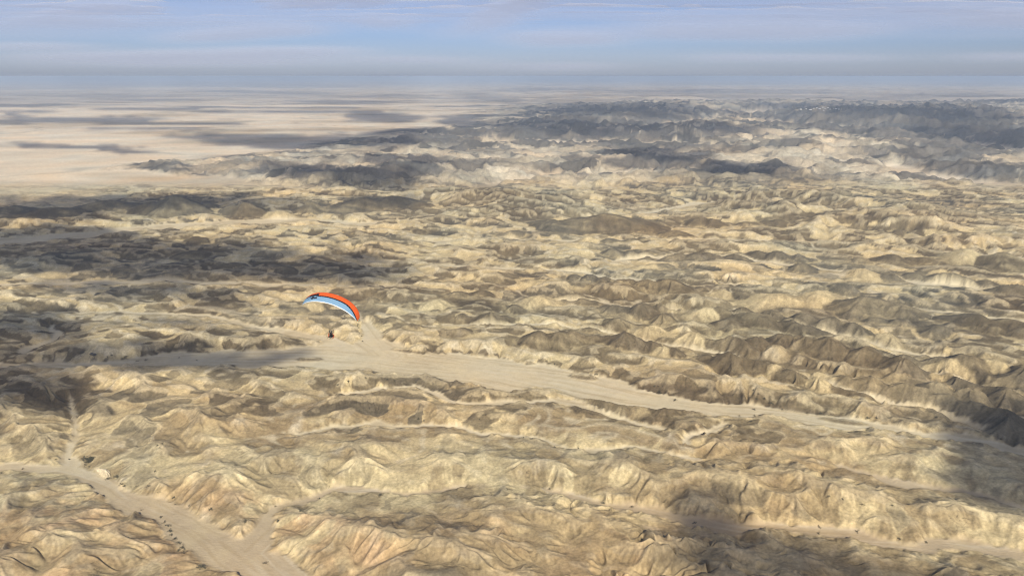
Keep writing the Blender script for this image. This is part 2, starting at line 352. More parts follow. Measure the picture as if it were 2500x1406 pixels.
# ---- foreground, 2.5 m grid
FX0, FX1, FY0, FY1 = -1000.0, 1000.0, 380.0, 1180.0
dx = 2.5
xs = np.arange(FX0, FX1 + 1, dx); ys = np.arange(FY0, FY1 + 1, dx); X, Y = np.meshgrid(xs, ys)
hf = bspl(NEAR, NX0, NY0, near_dx, X, Y)
bf = bilin(NEARBASE, NX0, NY0, near_dx, X, Y) > .5
sf = bilin(NEARSOFT, NX0, NY0, near_dx, X, Y) * (1 - bilin(CANY, NX0, NY0, near_dx, X, Y))
hf = np.where(bf, hf, hf + .35 * np.random.default_rng(9).random(X.shape))
hardf = np.exp(.6 * fbm((0.93 * X - 0.36 * Y) / 90, (0.36 * X + 0.93 * Y) / 9, 3, 43))
hf, AF, rec = erode(hf, np.full(X.shape, .22), .045 / hardf, bf, dx, 6, np.where(sf < .4, .74, .52), .75 * sf)
FORE = hf; fore_dx = 2.5
FFAC, FCH = facets(AF, rec, 4000.0, 11); FFAC = np.clip(.5 + (blur(FFAC, 1) - .5) * 1.7, 0, 1)

# ---- far mountains, 24 m grid
MX0, MX1, MY0, MY1 = -3600.0, 8400.0, 2500.0, 11800.0
def far_maps(dx):
    xs = np.arange(MX0, MX1 + dx * .5, dx); ys = np.arange(MY0, MY1 + dx * .5, dx)
    X, Y = np.meshgrid(xs, ys)
    wx = 120 * fbm(X / 500, Y / 500, 3, 105); wy = 120 * fbm(X / 500, Y / 500, 3, 106)
    px, py = project(X + wx * .5, Y + wy * .5)
    plainm = sstep(0, 60, (py * 0 + 1000 - px) + (350 - py) * .9 - 60) * sstep(560, 360, py)      # left plain
    edge = 1000 + (430 - py) * 1.2
    mount = sstep(-420, 420, px - np.where(py > 400, 480, np.interp(py, [200, 260, 300, 340, 370, 400], [1150, 1400, 1320, 1020, 800, 600])))
    R = mount * (.8 + .45 * fbm(X / 900, Y / 900, 3, 111) + .3 * fbm(X / 300, Y / 300, 2, 112))
    R = R + .75 * ellipses(px, py, [(2150, 395, 420, 26, 4, 1), (2420, 420, 190, 34, 10, 1), (1700, 385, 160, 16, 0, .55), (2200, 300, 330, 20, 0, .8), (1560, 285, 230, 14, 0, .6)])
    R = R + .7 * ellipses(px, py, [(1600, 420, 160, 12, 2, .7), (1850, 470, 260, 20, 4, .8), (840, 455, 190, 16, 3, .8), (1010, 430, 90, 14, 0, 1), (385, 425, 85, 20, 0, 1), (1100, 475, 60, 14, 0, .9), (1300, 490, 200, 14, 4, .8)])
    base = np.zeros(X.shape, bool)
    for w in FARWASH:
        dd, ww = polydist(X + wx, Y + wy, w)
        base |= dd < np.maximum(ww, dx * .72)
    base |= R < .10
    return X, Y, base, np.clip(R, .05, 3)
h = None
for dx, iters in ((48.0, 90), (24.0, 24)):
    X, Y, base, R = far_maps(dx)
    if h is None: h = np.where(base, 0, R * 3 + np.random.default_rng(2).random(X.shape))
    else:
        h = up2(h, X.shape) + np.where(base, 0, np.random.default_rng(3).random(X.shape) * 4 + np.clip(h.mean() * 0 + R, 0, 1.2) * (lerp(20, 44, sstep(3300, 6000, Y)) * (1 - 2 * np.abs(perlin(X / 270 + .4 * fbm(X / 300, Y / 300, 2, 152), Y / 200, 151))) + lerp(14, 26, sstep(3300, 5000, Y)) * perlin(X / 110, Y / 110, 153))); h = np.where(base, h * .1, np.maximum(h, 2))
    hardm = np.exp(.6 * fbm((0.8 * X - 0.6 * Y) / 700, (0.6 * X + 0.8 * Y) / 90, 3, 141))
    h, A, rec = erode(h, R * lerp(.26, .56, sstep(3400, 6500, Y)), .034 / hardm, base, dx, iters, .72 + 0 * X, 2.0 + 0 * X)
FAR = h; far_dx = 24.0; MFAC, MCH = facets(A, rec, 40000.0, 13); FARBASE = base.astype(float); FARR = R
print('far', h.max(), h.mean(), np.percentile(h, [50, 90, 99]))

def raw_height(x, y):
    z1 = bspl(NEAR, NX0, NY0, near_dx, x, y)
    wf = sstep(FX0, FX0 + 60, x) * sstep(FX1, FX1 - 60, x) * sstep(FY1, FY1 - 80, y) * sstep(FY0, FY0 + 20, y)
    m = wf > 0
    if m.any():
        z1 = np.where(m, z1 + wf * (bspl(FORE, FX0, FY0, 2.5, np.where(m, x, 0), np.where(m, y, 600)) - z1), z1)
    zf = bspl(FAR, MX0, MY0, far_dx, x, y)
    inside = sstep(MX0, MX0 + 400, x) * sstep(MX1, MX1 - 700, x) * sstep(MY1, MY1 - 900, y)
    px, py = project(x, y)
    rid = 1 - np.abs(fbm(x / 2600, y / 1500, 4, 201)) * 1.6
    zo = 75 * np.clip(rid - .35, 0, 1) * sstep(800, 1500, px) * sstep(9000, 12000, y) * sstep(60000, 20000, y) + 14 * fbm(x / 3000, y / 2500, 3, 203) * sstep(4000, 12000, y) * sstep(60000, 30000, y)
    zf = zo + inside * (zf - zo)
    t = np.maximum(sstep(2550, 2950, y), sstep(NX1 - 200, NX1, np.abs(x)))
    return z1 + t * (zf - z1)

def gully(x, y, gx, gy, wave, seed):
    """stripes that run down the slope: rills cut by water"""
    f = 1.0 / (wave * 1.6)
    cx = x * f; cy = y * f
    ix = np.floor(cx); iy = np.floor(cy)
    s = np.hypot(gx, gy) + 1e-5
    tx, ty = -gy / s, gx / s
    acc = 0; wsum = 0
    for oy in (-1, 0, 1):
        for ox in (-1, 0, 1):
            hx = _hash(ix + ox, iy + oy, seed)
            jx = (hx & 255) / 255.0; jy = (hx >> np.uint32(8)) / 255.0
            dx = cx - (ix + ox + jx); dy = cy - (iy + oy + jy)
            w = np.exp(-2.2 * (dx * dx + dy * dy))
            acc = acc + w * np.cos((dx * tx + dy * ty) * (2 * np.pi * 1.6)); wsum = wsum + w
    return acc / wsum

# ------------------------------------------------------------------ the ground sheet (finer towards the camera, no gaps out to the horizon)
NCOL = 1330
ta = np.tan(np.radians(np.linspace(-40.8, 40.8, NCOL)))
side = np.tan(np.radians(np.linspace(42, 66, 20)))
T = np.concatenate([-side[::-1], ta, side])
pyr = np.concatenate([np.linspace(1640, 1430, 36, endpoint=False), np.linspace(1430, 262, 780, endpoint=False), np.linspace(262, HZ + 8, 84)])
yr = ground(np.full(pyr.shape, 1250.0), pyr)[1]
yr = np.concatenate([yr[yr < 58000], [60000, 75000]])
yr = np.unique(yr)
TX, YY = np.meshgrid(T, yr)
XX = TX * YY
Z = raw_height(XX, YY)
fm = bilin(FARR, MX0, MY0, far_dx, XX, YY) * sstep(2500, 3000, YY) * sstep(MY1, MY1 - 900, YY) * sstep(MX0, MX0 + 400, XX) * sstep(MX1, MX1 - 700, XX)
fbm_m = sstep(.12, .45, fm) * (1 - bilin(FARBASE, MX0, MY0, far_dx, XX, YY))
mm_ = fbm_m > .01
Z[mm_] += (fbm_m * (22 * (.42 - np.abs(perlin(XX / 105 + .3 * fbm(XX / 90, YY / 90, 2, 161), YY / 90, 162))) + 11 * perlin(XX / 46, YY / 42, 163) + sstep(4500, 6500, YY) * 22 * (.42 - np.abs(perlin(XX / 210, YY / 170, 164)))))[mm_]
Zs = blur(Z, 2)
GX = np.gradient(Zs, axis=1) / np.gradient(XX, axis=1)
GY = np.gradient(Zs, axis=0) / np.gradient(YY, axis=0) - GX * TX
SL = np.hypot(GX, GY)
flatw = bilin(NEARBASE, NX0, NY0, near_dx, XX, YY) * (YY < 2900) * (np.abs(XX) < 2150)
flatf = bilin(FARBASE, MX0, MY0, far_dx, XX, YY) * (YY > 2600)
flat = np.clip(np.maximum(flatw, flatf), 0, 1)
slk = sstep(.06, .45, SL) * (1 - flat)
G1 = np.zeros(Z.shape)
rug = lerp(1.0, .5, bilin(CANY, NX0, NY0, near_dx, XX, YY) * (YY < 2900)) * lerp(1.0, .66, sstep(.2, .9, bilin(NEARSOFT, NX0, NY0, near_dx, XX, YY)) * sstep(2900, 2500, YY))
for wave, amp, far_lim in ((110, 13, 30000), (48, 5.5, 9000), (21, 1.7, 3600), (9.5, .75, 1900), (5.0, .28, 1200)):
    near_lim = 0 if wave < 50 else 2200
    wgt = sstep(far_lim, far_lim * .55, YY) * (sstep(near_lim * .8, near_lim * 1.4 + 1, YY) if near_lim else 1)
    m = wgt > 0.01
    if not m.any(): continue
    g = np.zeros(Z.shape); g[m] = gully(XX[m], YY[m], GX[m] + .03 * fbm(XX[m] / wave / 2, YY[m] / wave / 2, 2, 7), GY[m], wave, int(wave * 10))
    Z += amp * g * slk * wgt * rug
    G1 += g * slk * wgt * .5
Z += (1 - flat) * (.6 * fbm(XX / 14, YY / 14, 3, 301) * sstep(2500, 1200, YY) + 3.0 * fbm(XX / 70, YY / 70, 3, 302) * sstep(9000, 2500, YY)) * (.35 + .65 * slk)
Z += flat * .25 * fbm(XX / 40, YY / 40, 2, 303)
Z = np.where(YY > 55000, np.minimum(Z, 0), Z)
print('terrain verts', Z.size)

# ---- rock and sand colours, per vertex
PX, PY = project(XX, YY, Z)
SAND = np.array([.52, .44, .29]); CREAM = np.array([.50, .40, .222]); TAN = np.array([.275, .20, .106]); BROWN = np.array([.092, .069, .041])
GREY = np.array([.088, .079, .059]); DARK = np.array([.075, .070, .062]); OCHRE = np.array([.43, .27, .135]); WHITE = np.array([.58, .52, .39]); PLAIN = np.array([.60, .495, .355])
def mix(c, k, t): return c + (k - c) * np.clip(t, 0, 1)[..., None]
n1 = fbm(XX / 120, YY / 120, 4, 401); n2 = fbm(XX / 34, YY / 34, 4, 402); n3 = fbm(XX / 11, YY / 11, 3, 403); n4 = fbm(XX / 420, YY / 420, 3, 404)
al = 0.93 * XX - 0.36 * YY; ac = 0.36 * XX + 0.93 * YY
band = fbm(al / 210 + .5 * n1, (ac + .9 * Z) / 30, 3, 405)
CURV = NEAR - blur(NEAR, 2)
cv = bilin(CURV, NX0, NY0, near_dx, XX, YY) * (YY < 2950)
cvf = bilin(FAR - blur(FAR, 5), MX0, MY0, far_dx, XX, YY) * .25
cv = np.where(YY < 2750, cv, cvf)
C = np.broadcast_to(CREAM, Z.shape + (3,)).copy()
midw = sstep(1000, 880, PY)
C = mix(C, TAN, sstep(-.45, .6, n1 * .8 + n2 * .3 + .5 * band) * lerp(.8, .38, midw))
C = mix(C, WHITE, sstep(.3, .8, n1 * .6 + n2 * .6) * .4)
foreo = ellipses(PX, PY, [(180, 1340, 340, 140, 0, 1), (760, 1330, 250, 110, 0, .8), (560, 1220, 170, 50, 10, .6), (1500, 1400, 350, 80, 0, .55), (1150, 1300, 200, 60, 0, .4)])
C = mix(C, OCHRE, foreo * (.50 + .45 * n2 + .3 * n1))
# dark schist slopes
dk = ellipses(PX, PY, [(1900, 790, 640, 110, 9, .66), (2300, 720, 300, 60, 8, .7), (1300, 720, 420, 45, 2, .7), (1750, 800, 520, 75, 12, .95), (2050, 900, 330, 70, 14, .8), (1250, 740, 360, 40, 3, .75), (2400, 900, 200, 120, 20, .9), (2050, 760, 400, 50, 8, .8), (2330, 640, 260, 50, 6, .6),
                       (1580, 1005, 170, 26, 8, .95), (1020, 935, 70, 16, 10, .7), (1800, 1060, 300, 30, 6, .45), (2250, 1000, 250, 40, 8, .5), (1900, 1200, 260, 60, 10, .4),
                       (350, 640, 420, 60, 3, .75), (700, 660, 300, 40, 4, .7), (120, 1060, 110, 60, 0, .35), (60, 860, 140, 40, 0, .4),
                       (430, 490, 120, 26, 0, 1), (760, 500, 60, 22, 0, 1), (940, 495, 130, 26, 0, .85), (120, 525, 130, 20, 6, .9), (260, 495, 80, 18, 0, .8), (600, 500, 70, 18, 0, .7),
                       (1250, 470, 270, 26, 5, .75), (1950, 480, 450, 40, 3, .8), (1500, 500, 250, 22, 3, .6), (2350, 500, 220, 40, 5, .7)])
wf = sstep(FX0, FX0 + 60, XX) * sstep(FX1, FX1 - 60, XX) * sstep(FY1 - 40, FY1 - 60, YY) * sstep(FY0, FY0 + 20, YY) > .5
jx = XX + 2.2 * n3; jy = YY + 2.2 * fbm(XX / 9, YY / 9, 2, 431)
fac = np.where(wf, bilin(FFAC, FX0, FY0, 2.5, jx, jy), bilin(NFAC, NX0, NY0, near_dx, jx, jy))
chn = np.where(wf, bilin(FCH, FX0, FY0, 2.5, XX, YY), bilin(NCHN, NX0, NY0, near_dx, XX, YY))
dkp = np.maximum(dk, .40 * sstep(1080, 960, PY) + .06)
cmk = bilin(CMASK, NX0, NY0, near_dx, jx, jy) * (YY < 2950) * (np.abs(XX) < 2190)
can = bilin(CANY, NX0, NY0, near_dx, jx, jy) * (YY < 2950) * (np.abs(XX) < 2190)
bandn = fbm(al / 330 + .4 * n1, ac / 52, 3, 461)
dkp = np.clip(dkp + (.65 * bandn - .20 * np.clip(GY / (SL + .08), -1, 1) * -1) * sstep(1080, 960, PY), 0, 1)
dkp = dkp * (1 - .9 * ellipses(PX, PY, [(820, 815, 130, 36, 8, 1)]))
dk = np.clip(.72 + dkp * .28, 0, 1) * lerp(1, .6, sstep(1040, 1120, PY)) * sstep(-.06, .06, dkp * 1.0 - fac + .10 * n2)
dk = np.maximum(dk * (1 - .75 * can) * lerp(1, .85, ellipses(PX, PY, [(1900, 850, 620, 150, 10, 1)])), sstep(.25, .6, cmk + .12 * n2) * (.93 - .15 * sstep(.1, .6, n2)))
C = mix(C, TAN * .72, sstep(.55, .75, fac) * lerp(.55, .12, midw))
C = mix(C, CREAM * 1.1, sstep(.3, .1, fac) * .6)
dk = dk * (.8 + .2 * sstep(-.35, .15, band * .7 + n1 * .6 + .12))
C = mix(C, SAND, chn * .6)
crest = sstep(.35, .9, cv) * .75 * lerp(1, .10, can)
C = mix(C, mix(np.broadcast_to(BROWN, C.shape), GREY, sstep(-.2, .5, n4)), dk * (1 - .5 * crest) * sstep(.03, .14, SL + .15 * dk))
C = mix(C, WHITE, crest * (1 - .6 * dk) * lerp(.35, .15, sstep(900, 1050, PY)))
# far ranges
ffac = bilin(MFAC, MX0, MY0, far_dx, XX + 14 * fbm(XX / 50, YY / 50, 2, 432), YY)
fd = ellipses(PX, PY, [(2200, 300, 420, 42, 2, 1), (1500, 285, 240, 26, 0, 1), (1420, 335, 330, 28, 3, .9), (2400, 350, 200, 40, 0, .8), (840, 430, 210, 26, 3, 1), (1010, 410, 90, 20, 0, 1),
                       (1600, 395, 150, 20, 0, 1), (1850, 435, 260, 26, 3, .9), (385, 405, 90, 22, 0, .6), (700, 345, 320, 16, 2, .4), (1100, 335, 160, 24, 0, .7), (2350, 400, 170, 36, 14, .8), (1750, 225, 420, 12, 0, .9), (2350, 240, 250, 14, 0, .8), (1250, 222, 220, 10, 0, .8)])  # the faintest wide ellipse paints a cloud's shadow into the rock colour
nf = fbm(XX / 520, YY / 520, 4, 411); nf2 = fbm(XX / 160, YY / 160, 3, 412)
FC = mix(np.broadcast_to(np.array([.40, .335, .235]), C.shape), np.array([.22, .19, .145]), sstep(-.3, .5, nf + .5 * nf2))
FC = mix(FC, WHITE, sstep(.3, .9, nf2 + .4 * nf) * .45)
FC = mix(FC, WHITE, sstep(.3, .1, ffac) * .35)
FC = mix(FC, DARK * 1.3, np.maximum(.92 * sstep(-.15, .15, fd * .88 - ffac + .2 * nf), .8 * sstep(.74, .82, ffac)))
farw = sstep(2500, 3000, YY)
FC = FC * (.72 + .62 * bilin(_hash(np.arange(MFAC.size).reshape(MFAC.shape) * 0 + (MFAC * 65535).astype(np.int32), (MFAC * 999).astype(np.int32), 5) / 65535.0, MX0, MY0, far_dx, XX, YY))[..., None]
pl = np.maximum(flatf, sstep(.25, .08, fm)) * farw
FC = mix(FC, mix(mix(np.broadcast_to(PLAIN, C.shape), TAN, sstep(-.1, .6, fbm(XX / 1500, YY / 900, 4, 421)) * .55), WHITE, sstep(.15, .7, fbm(XX / 700, YY / 700, 3, 422)) * .3), pl)
FC = FC * (1 + pl * (.16 * fbm(XX / 420 + .6 * fbm(XX / 900, YY / 700, 2, 424), YY / 240, 3, 423) - .22 * sstep(.06, .0, np.abs(fbm(XX / 1900, YY / 1100, 3, 425)))))[..., None]
C = mix(C, FC, farw)
wd = np.full(Z.shape, 60.0)
mw = (flatw > .02)
for w in WASHES[:6]:
    dd_, _w = polydist(XX[mw], YY[mw], w); wd[mw] = np.minimum(wd[mw], dd_)
braid = fbm(wd / 7 + n1, al / 140, 3, 441)
sandy = np.maximum(flatw, sstep(.10, .03, SL) * sstep(9, 2, Z) * .8) * (1 - farw)
sandc = mix(np.broadcast_to(SAND, C.shape), np.array([.40, .305, .19]), sstep(1080, 1180, PY) * .85)
C = mix(C, mix(sandc, CREAM, sstep(-.2, .6, n2) * .2), sandy)
C = mix(C, TAN * 1.12, flatw * sstep(.0, .6, braid) * .38)
C = mix(C, WHITE, flatw * sstep(.1, .7, -braid) * .25)
isl = ellipses(PX, PY, ISLANDS)
C = mix(C, BROWN * 1.3, isl * .8)
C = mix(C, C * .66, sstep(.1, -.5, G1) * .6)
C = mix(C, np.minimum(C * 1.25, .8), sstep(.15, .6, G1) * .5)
crk = np.abs(fbm(XX / 17 + .5 * n3, YY / 17, 2, 471))
C = mix(C, C * .45, sstep(.035, .0, crk) * sstep(.25, .6, fbm(XX / 55, YY / 55, 2, 472)) * slk * sstep(2200, 1400, YY))
grit = fbm(XX / 4.2, YY / 4.2, 2, 473) * sstep(2600, 1200, YY) + fbm(XX / 13, YY / 13, 2, 474) * sstep(9000, 3000, YY) * .8
C *= (1 + .13 * grit * (1 - .75 * flat))[..., None]
C *= (1 + .06 * n3 + .05 * n2)[..., None]
tint = fbm(XX / 300, YY / 260, 3, 451)
C = C * (1 + tint[..., None] * np.array([.07, -.01, -.09]))
C = np.clip(C, .02, .85)

def grid_mesh(name, X, Y, Z):
    ny, nx = X.shape
    me = bpy.data.meshes.new(name)
    v = np.stack([X, Y, Z], -1).reshape(-1, 3).astype(np.float32)
    i = np.arange(ny * nx, dtype=np.int32).reshape(ny, nx)
    q = np.stack([i[:-1, :-1], i[:-1, 1:], i[1:, 1:], i[1:, :-1]], -1).reshape(-1, 4)
    me.vertices.add(len(v)); me.vertices.foreach_set('co', v.ravel())
    me.loops.add(q.size); me.loops.foreach_set('vertex_index', q.ravel())
    me.polygons.add(len(q)); me.polygons.foreach_set('loop_start', np.arange(0, q.size, 4, dtype=np.int32))
    me.update(calc_edges=True)
    me.polygons.foreach_set('use_smooth', np.ones(len(q), bool))
    return me
me = grid_mesh('terrain', XX, YY, Z)
ca = me.color_attributes.new('rock', 'FLOAT_COLOR', 'POINT')
ca.data.foreach_set('color', np.concatenate([C, flat[..., None]], -1).astype(np.float32).ravel())
terrain = bpy.data.objects.new('terrain', me); col.objects.link(terrain); terrain['kind'] = 'structure'

def new_mat(name):
    m = bpy.data.materials.new(name); m.use_nodes = True
    b = m.node_tree.nodes['Principled BSDF']; return m, m.node_tree, b
m, t, b = new_mat('desert_ground')
at = t.nodes.new('ShaderNodeVertexColor'); at.layer_name = 'rock'
tc = t.nodes.new('ShaderNodeTexCoord')
na = t.nodes.new('ShaderNodeTexNoise'); na.inputs['Scale'].default_value = .35; na.inputs['Detail'].default_value = 6; na.inputs['Roughness'].default_value = .62
nb = t.nodes.new('ShaderNodeTexNoise'); nb.inputs['Scale'].default_value = .07; nb.inputs['Detail'].default_value = 5
t.links.new(tc.outputs['Object'], na.inputs['Vector']); t.links.new(tc.outputs['Object'], nb.inputs['Vector'])
mr = t.nodes.new('ShaderNodeMapRange'); mr.inputs[1].default_value = .25; mr.inputs[2].default_value = .75; mr.inputs[3].default_value = .70; mr.inputs[4].default_value = 1.28
t.links.new(na.outputs['Fac'], mr.inputs[0])
mr2 = t.nodes.new('ShaderNodeMapRange'); mr2.inputs[1].default_value = .3; mr2.inputs[2].default_value = .7; mr2.inputs[3].default_value = .86; mr2.inputs[4].default_value = 1.12
t.links.new(nb.outputs['Fac'], mr2.inputs[0])
mu = t.nodes.new('ShaderNodeMath'); mu.operation = 'MULTIPLY'; t.links.new(mr.outputs[0], mu.inputs[0]); t.links.new(mr2.outputs[0], mu.inputs[1])
fl = t.nodes.new('ShaderNodeMix'); fl.data_type = 'FLOAT'
t.links.new(at.outputs['Alpha'], fl.inputs[0]); t.links.new(mu.outputs[0], fl.inputs[2]); fl.inputs[3].default_value = 1.0
vm = t.nodes.new('ShaderNodeVectorMath'); vm.operation = 'SCALE'
t.links.new(at.outputs['Color'], vm.inputs[0]); t.links.new(fl.outputs[0], vm.inputs['Scale'])
t.links.new(vm.outputs[0], b.inputs['Base Color'])
b.inputs['Roughness'].default_value = .95; b.inputs['Specular IOR Level'].default_value = .1
bp = t.nodes.new('ShaderNodeBump'); bp.inputs['Strength'].default_value = .4; bp.inputs['Distance'].default_value = 1.6
t.links.new(na.outputs['Fac'], bp.inputs['Height']); t.links.new(bp.outputs[0], b.inputs['Normal'])
me.materials.append(m)
GROUND_MAT = m


fm_, ft, fb = new_mat('desert_floor')
fb.inputs['Base Color'].default_value = (.40, .31, .21, 1); fb.inputs['Roughness'].default_value = .95
fn = ft.nodes.new('ShaderNodeTexNoise'); fn.inputs['Scale'].default_value = .002
fcr = ft.nodes.new('ShaderNodeValToRGB'); fcr.color_ramp.elements[0].color = (.33, .25, .17, 1); fcr.color_ramp.elements[1].color = (.46, .36, .24, 1)
ftc = ft.nodes.new('ShaderNodeTexCoord'); ft.links.new(ftc.outputs['Object'], fn.inputs['Vector']); ft.links.new(fn.outputs['Fac'], fcr.inputs[0]); ft.links.new(fcr.outputs[0], fb.inputs['Base Color'])
mf = bpy.data.meshes.new('desert_floor')
mf.from_pydata([(-330000, -20000, -28), (330000, -20000, -28), (330000, 340000, -28), (-330000, 340000, -28)], [], [(0, 1, 2, 3)])
mf.materials.append(fm_)
floor = bpy.data.objects.new('desert_floor', mf); col.objects.link(floor); floor['kind'] = 'structure'

# ------------------------------------------------------------------ broken cloud deck; its shadows lie on the desert as in the photograph
CLOUD_H = 1350.0
SH = SUN_DIR * (CLOUD_H / -SUN_DIR[2])
SHADOWS = [
    (300, 625, 470, 62, 5, 1), (700, 655, 300, 38, 5, .95), (60, 590, 200, 30, 0, .9), (880, 640, 120, 30, 0, .6),
    (560, 868, 215, 30, -1, 1), (250, 880, 330, 38, 2, .85), (20, 940, 230, 75, 10, .9), (60, 800, 200, 50, 0, .75), (330, 720, 320, 30, 4, .6), (430, 795, 220, 22, 5, .45),
    (330, 500, 430, 22, 1, .75), (90, 520, 180, 22, 0, .8), (940, 505, 130, 18, 0, .6),
    (830, 438, 215, 20, 5, 1), (1000, 410, 105, 16, 3, 1), (720, 347, 320, 17, 2, 1), (200, 362, 240, 8, 2, .95), (950, 330, 160, 12, 0, .7),
    (1150, 302, 75, 14, 5, .95), (930, 288, 100, 14, 0, .95), (190, 292, 210, 7, -1, 1), (620, 273, 120, 3, 0, .6), (30, 283, 60, 3, 0, .6),
    (300, 235, 170, 4.5, -1, .9), (80, 256, 150, 4, 0, .8), (390, 245, 100, 3, 0, .8), (640, 226, 200, 5, 1, .95), (850, 250, 140, 6, 1, .9), (950, 236, 150, 4, 0, .8), (450, 208, 420, 4, 0, .9), (700, 212, 250, 4, 0, .7), (150, 216, 200, 3, 0, .7),
    (500, 203, 500, 2.0, 0, .6), (1000, 205, 250, 2.5, 0, .6), (1200, 243, 130, 10, 8, .8),
    (1600, 392, 140, 17, 3, 1), (1820, 432, 150, 17, 0, .9), (1500, 278, 230, 16, 2, 1), (1420, 325, 270, 20, 3, .9), (2180, 290, 280, 26, 3, 1), (2380, 345, 170, 22, 5, .8), (1720, 330, 170, 12, 0, .7),
    (1750, 228, 330, 8, 0, .8), (2300, 238, 260, 8, 0, .8), (1350, 222, 160, 6, 0, .8), (1900, 207, 300, 2.5, 0, .7), (2400, 208, 200, 3, 0, .7), (1300, 200, 250, 2, 0, .6),
    (2480, 1110, 210, 120, 25, 1), (2390, 1190, 150, 60, 20, .9), (2560, 1000, 100, 60, 0, .8), (1810, 1375, 230, 75, 5, 1), (1740, 1290, 130, 75, 50, .9), (2150, 1420, 200, 40, 0, .7), (1085, 1405, 60, 26, 0, .8), (-60, 1010, 130, 90, 0, .6),
]
def shadow_cover(gx_, gy_):
    lr = np.log(np.maximum(gy_, 250.0)); tt = gx_ / np.maximum(gy_, 250.0)
    w1 = fbm(tt * 9 + 3, lr * 7, 4, 501); w2 = fbm(tt * 9 - 5, lr * 7, 4, 502); w3 = fbm(tt * 22, lr * 26, 3, 503)
    px, py = project(gx_, gy_)
    s = np.where(gy_ > 300, ellipses(px + 46 * w1 + 16 * w3, py + np.clip((py - 180) * .05, 1, 24) * (w2 + .6 * w3), SHADOWS), 0)
    n = fbm(gx_ / 2600, gy_ / 1500, 4, 511)
    out = sstep(-150, -700, px) + sstep(2650, 3200, px) + sstep(1750, 2300, py) + (gy_ < 300)
    s = np.where((out > 0) | (gy_ < 300), np.maximum(s, np.clip(out, 0, 1) * sstep(-.1, .5, n)), s)
    s = np.maximum(s, .95 * sstep(.16, .42, fbm(gx_ / 2600, gy_ / 620, 3, 531)) * sstep(4800, 7000, gy_) * sstep(24000, 13000, gy_))
    w4 = fbm(tt * 40, lr * 50, 3, 504)
    s = s * (1 + .34 * w3 + .18 * w4) + .08 * w3
    far_ = sstep(8000, 13000, gy_) * (.55 + 1.1 * fbm(gx_ / 8000, gy_ / 2600, 4, 515)) * sstep(26000, 14000, gy_)
    return np.maximum(sstep(.06, .95, s) * lerp(1, .72, sstep(9000, 18000, gy_)), np.maximum(np.clip(far_, 0, 1) * .56, .13 * sstep(18000, 40000, gy_) * (.85 + .3 * w1)))
ct = np.tan(np.radians(np.linspace(-64, 64, 320)))
cpy = np.concatenate([np.linspace(1700, 262, 250, endpoint=False), np.linspace(262, HZ + 7, 100)])
cy = ground(np.full(cpy.shape, 1250.0), cpy)[1]
CT, CY = np.meshgrid(ct, np.unique(cy)); CX = CT * CY
cov = shadow_cover(CX, CY)
edge = np.minimum(sstep(0, 12, np.arange(CT.shape[1]))[None, :], sstep(CT.shape[1] - 1, CT.shape[1] - 13, np.arange(CT.shape[1]))[None, :])
cov = cov * edge
farc = sstep(9000, 20000, CY); cov = cov + farc * (blur(cov, 2) - cov)
lump = fbm(CX / 700, CY / 700, 4, 521)
# second sheet of the same deck: behind and over the camera
bx, by = np.meshgrid(np.linspace(-60000, 60000, 240), np.linspace(-30000, 380, 90))
bcov = sstep(-.15, .45, fbm(bx / 4200, by / 2600, 4, 511)) * sstep(380, -1500, by)
blump = fbm(bx / 700, by / 700, 3, 521)
def cloud_sheets(gx_, gy_, cv_, lm):
    out_ = []
    for z_ in (CLOUD_H - 8 * lm * cv_, CLOUD_H + 30 + 110 * cv_ + 40 * lm * cv_):
        k_ = z_ / CLOUD_H
        x_ = gx_ - SH[0] * k_; y_ = gy_ - SH[1] * k_
        out_.append((x_, y_, z_ - (x_ ** 2 + y_ ** 2) / (2 * 6.371e6), cv_))      # the deck follows the round earth
    return out_
vv, qq, aa = [], [], []; off = 0
for gx_, gy_, cv_, lm in ((CX, CY, cov, lump), (bx, by, bcov, blump)):
    for k, (X_, Y_, Z_, a_) in enumerate(cloud_sheets(gx_, gy_, cv_, lm)):
        ny, nx = X_.shape; i = off + np.arange(ny * nx).reshape(ny, nx)
        q = np.stack([i[:-1, :-1], i[:-1, 1:], i[1:, 1:], i[1:, :-1]], -1)
        keep = np.maximum(np.maximum(a_[:-1, :-1], a_[:-1, 1:]), np.maximum(a_[1:, 1:], a_[1:, :-1])) > .004
        q = q[keep]
        if k == 0: q = q[:, ::-1]
        vv.append(np.stack([X_, Y_, Z_], -1).reshape(-1, 3)); qq.append(q); aa.append(a_.ravel()); off += ny * nx
vv = np.concatenate(vv).astype(np.float32); qq = np.concatenate(qq).astype(np.int32); aa = np.concatenate(aa).astype(np.float32)
cm = bpy.data.meshes.new('clouds')
cm.vertices.add(len(vv)); cm.vertices.foreach_set('co', vv.ravel())
cm.loops.add(qq.size); cm.loops.foreach_set('vertex_index', qq.ravel())
cm.polygons.add(len(qq)); cm.polygons.foreach_set('loop_start', np.arange(0, qq.size, 4, dtype=np.int32))
cm.update(calc_edges=True); cm.polygons.foreach_set('use_smooth', np.ones(len(qq), bool))
ca2 = cm.attributes.new('cover', 'FLOAT', 'POINT'); ca2.data.foreach_set('value', aa)
m, t, b = new_mat('cloud'); t.nodes.remove(b)
att = t.nodes.new('ShaderNodeAttribute'); att.attribute_name = 'cover'
df = t.nodes.new('ShaderNodeBsdfDiffuse'); df.inputs[0].default_value = (.56, .62, .78, 1)
tl = t.nodes.new('ShaderNodeBsdfTranslucent'); tl.inputs[0].default_value = (.62, .67, .82, 1)
mx = t.nodes.new('ShaderNodeMixShader'); mx.inputs[0].default_value = .6
t.links.new(df.outputs[0], mx.inputs[1]); t.links.new(tl.outputs[0], mx.inputs[2])
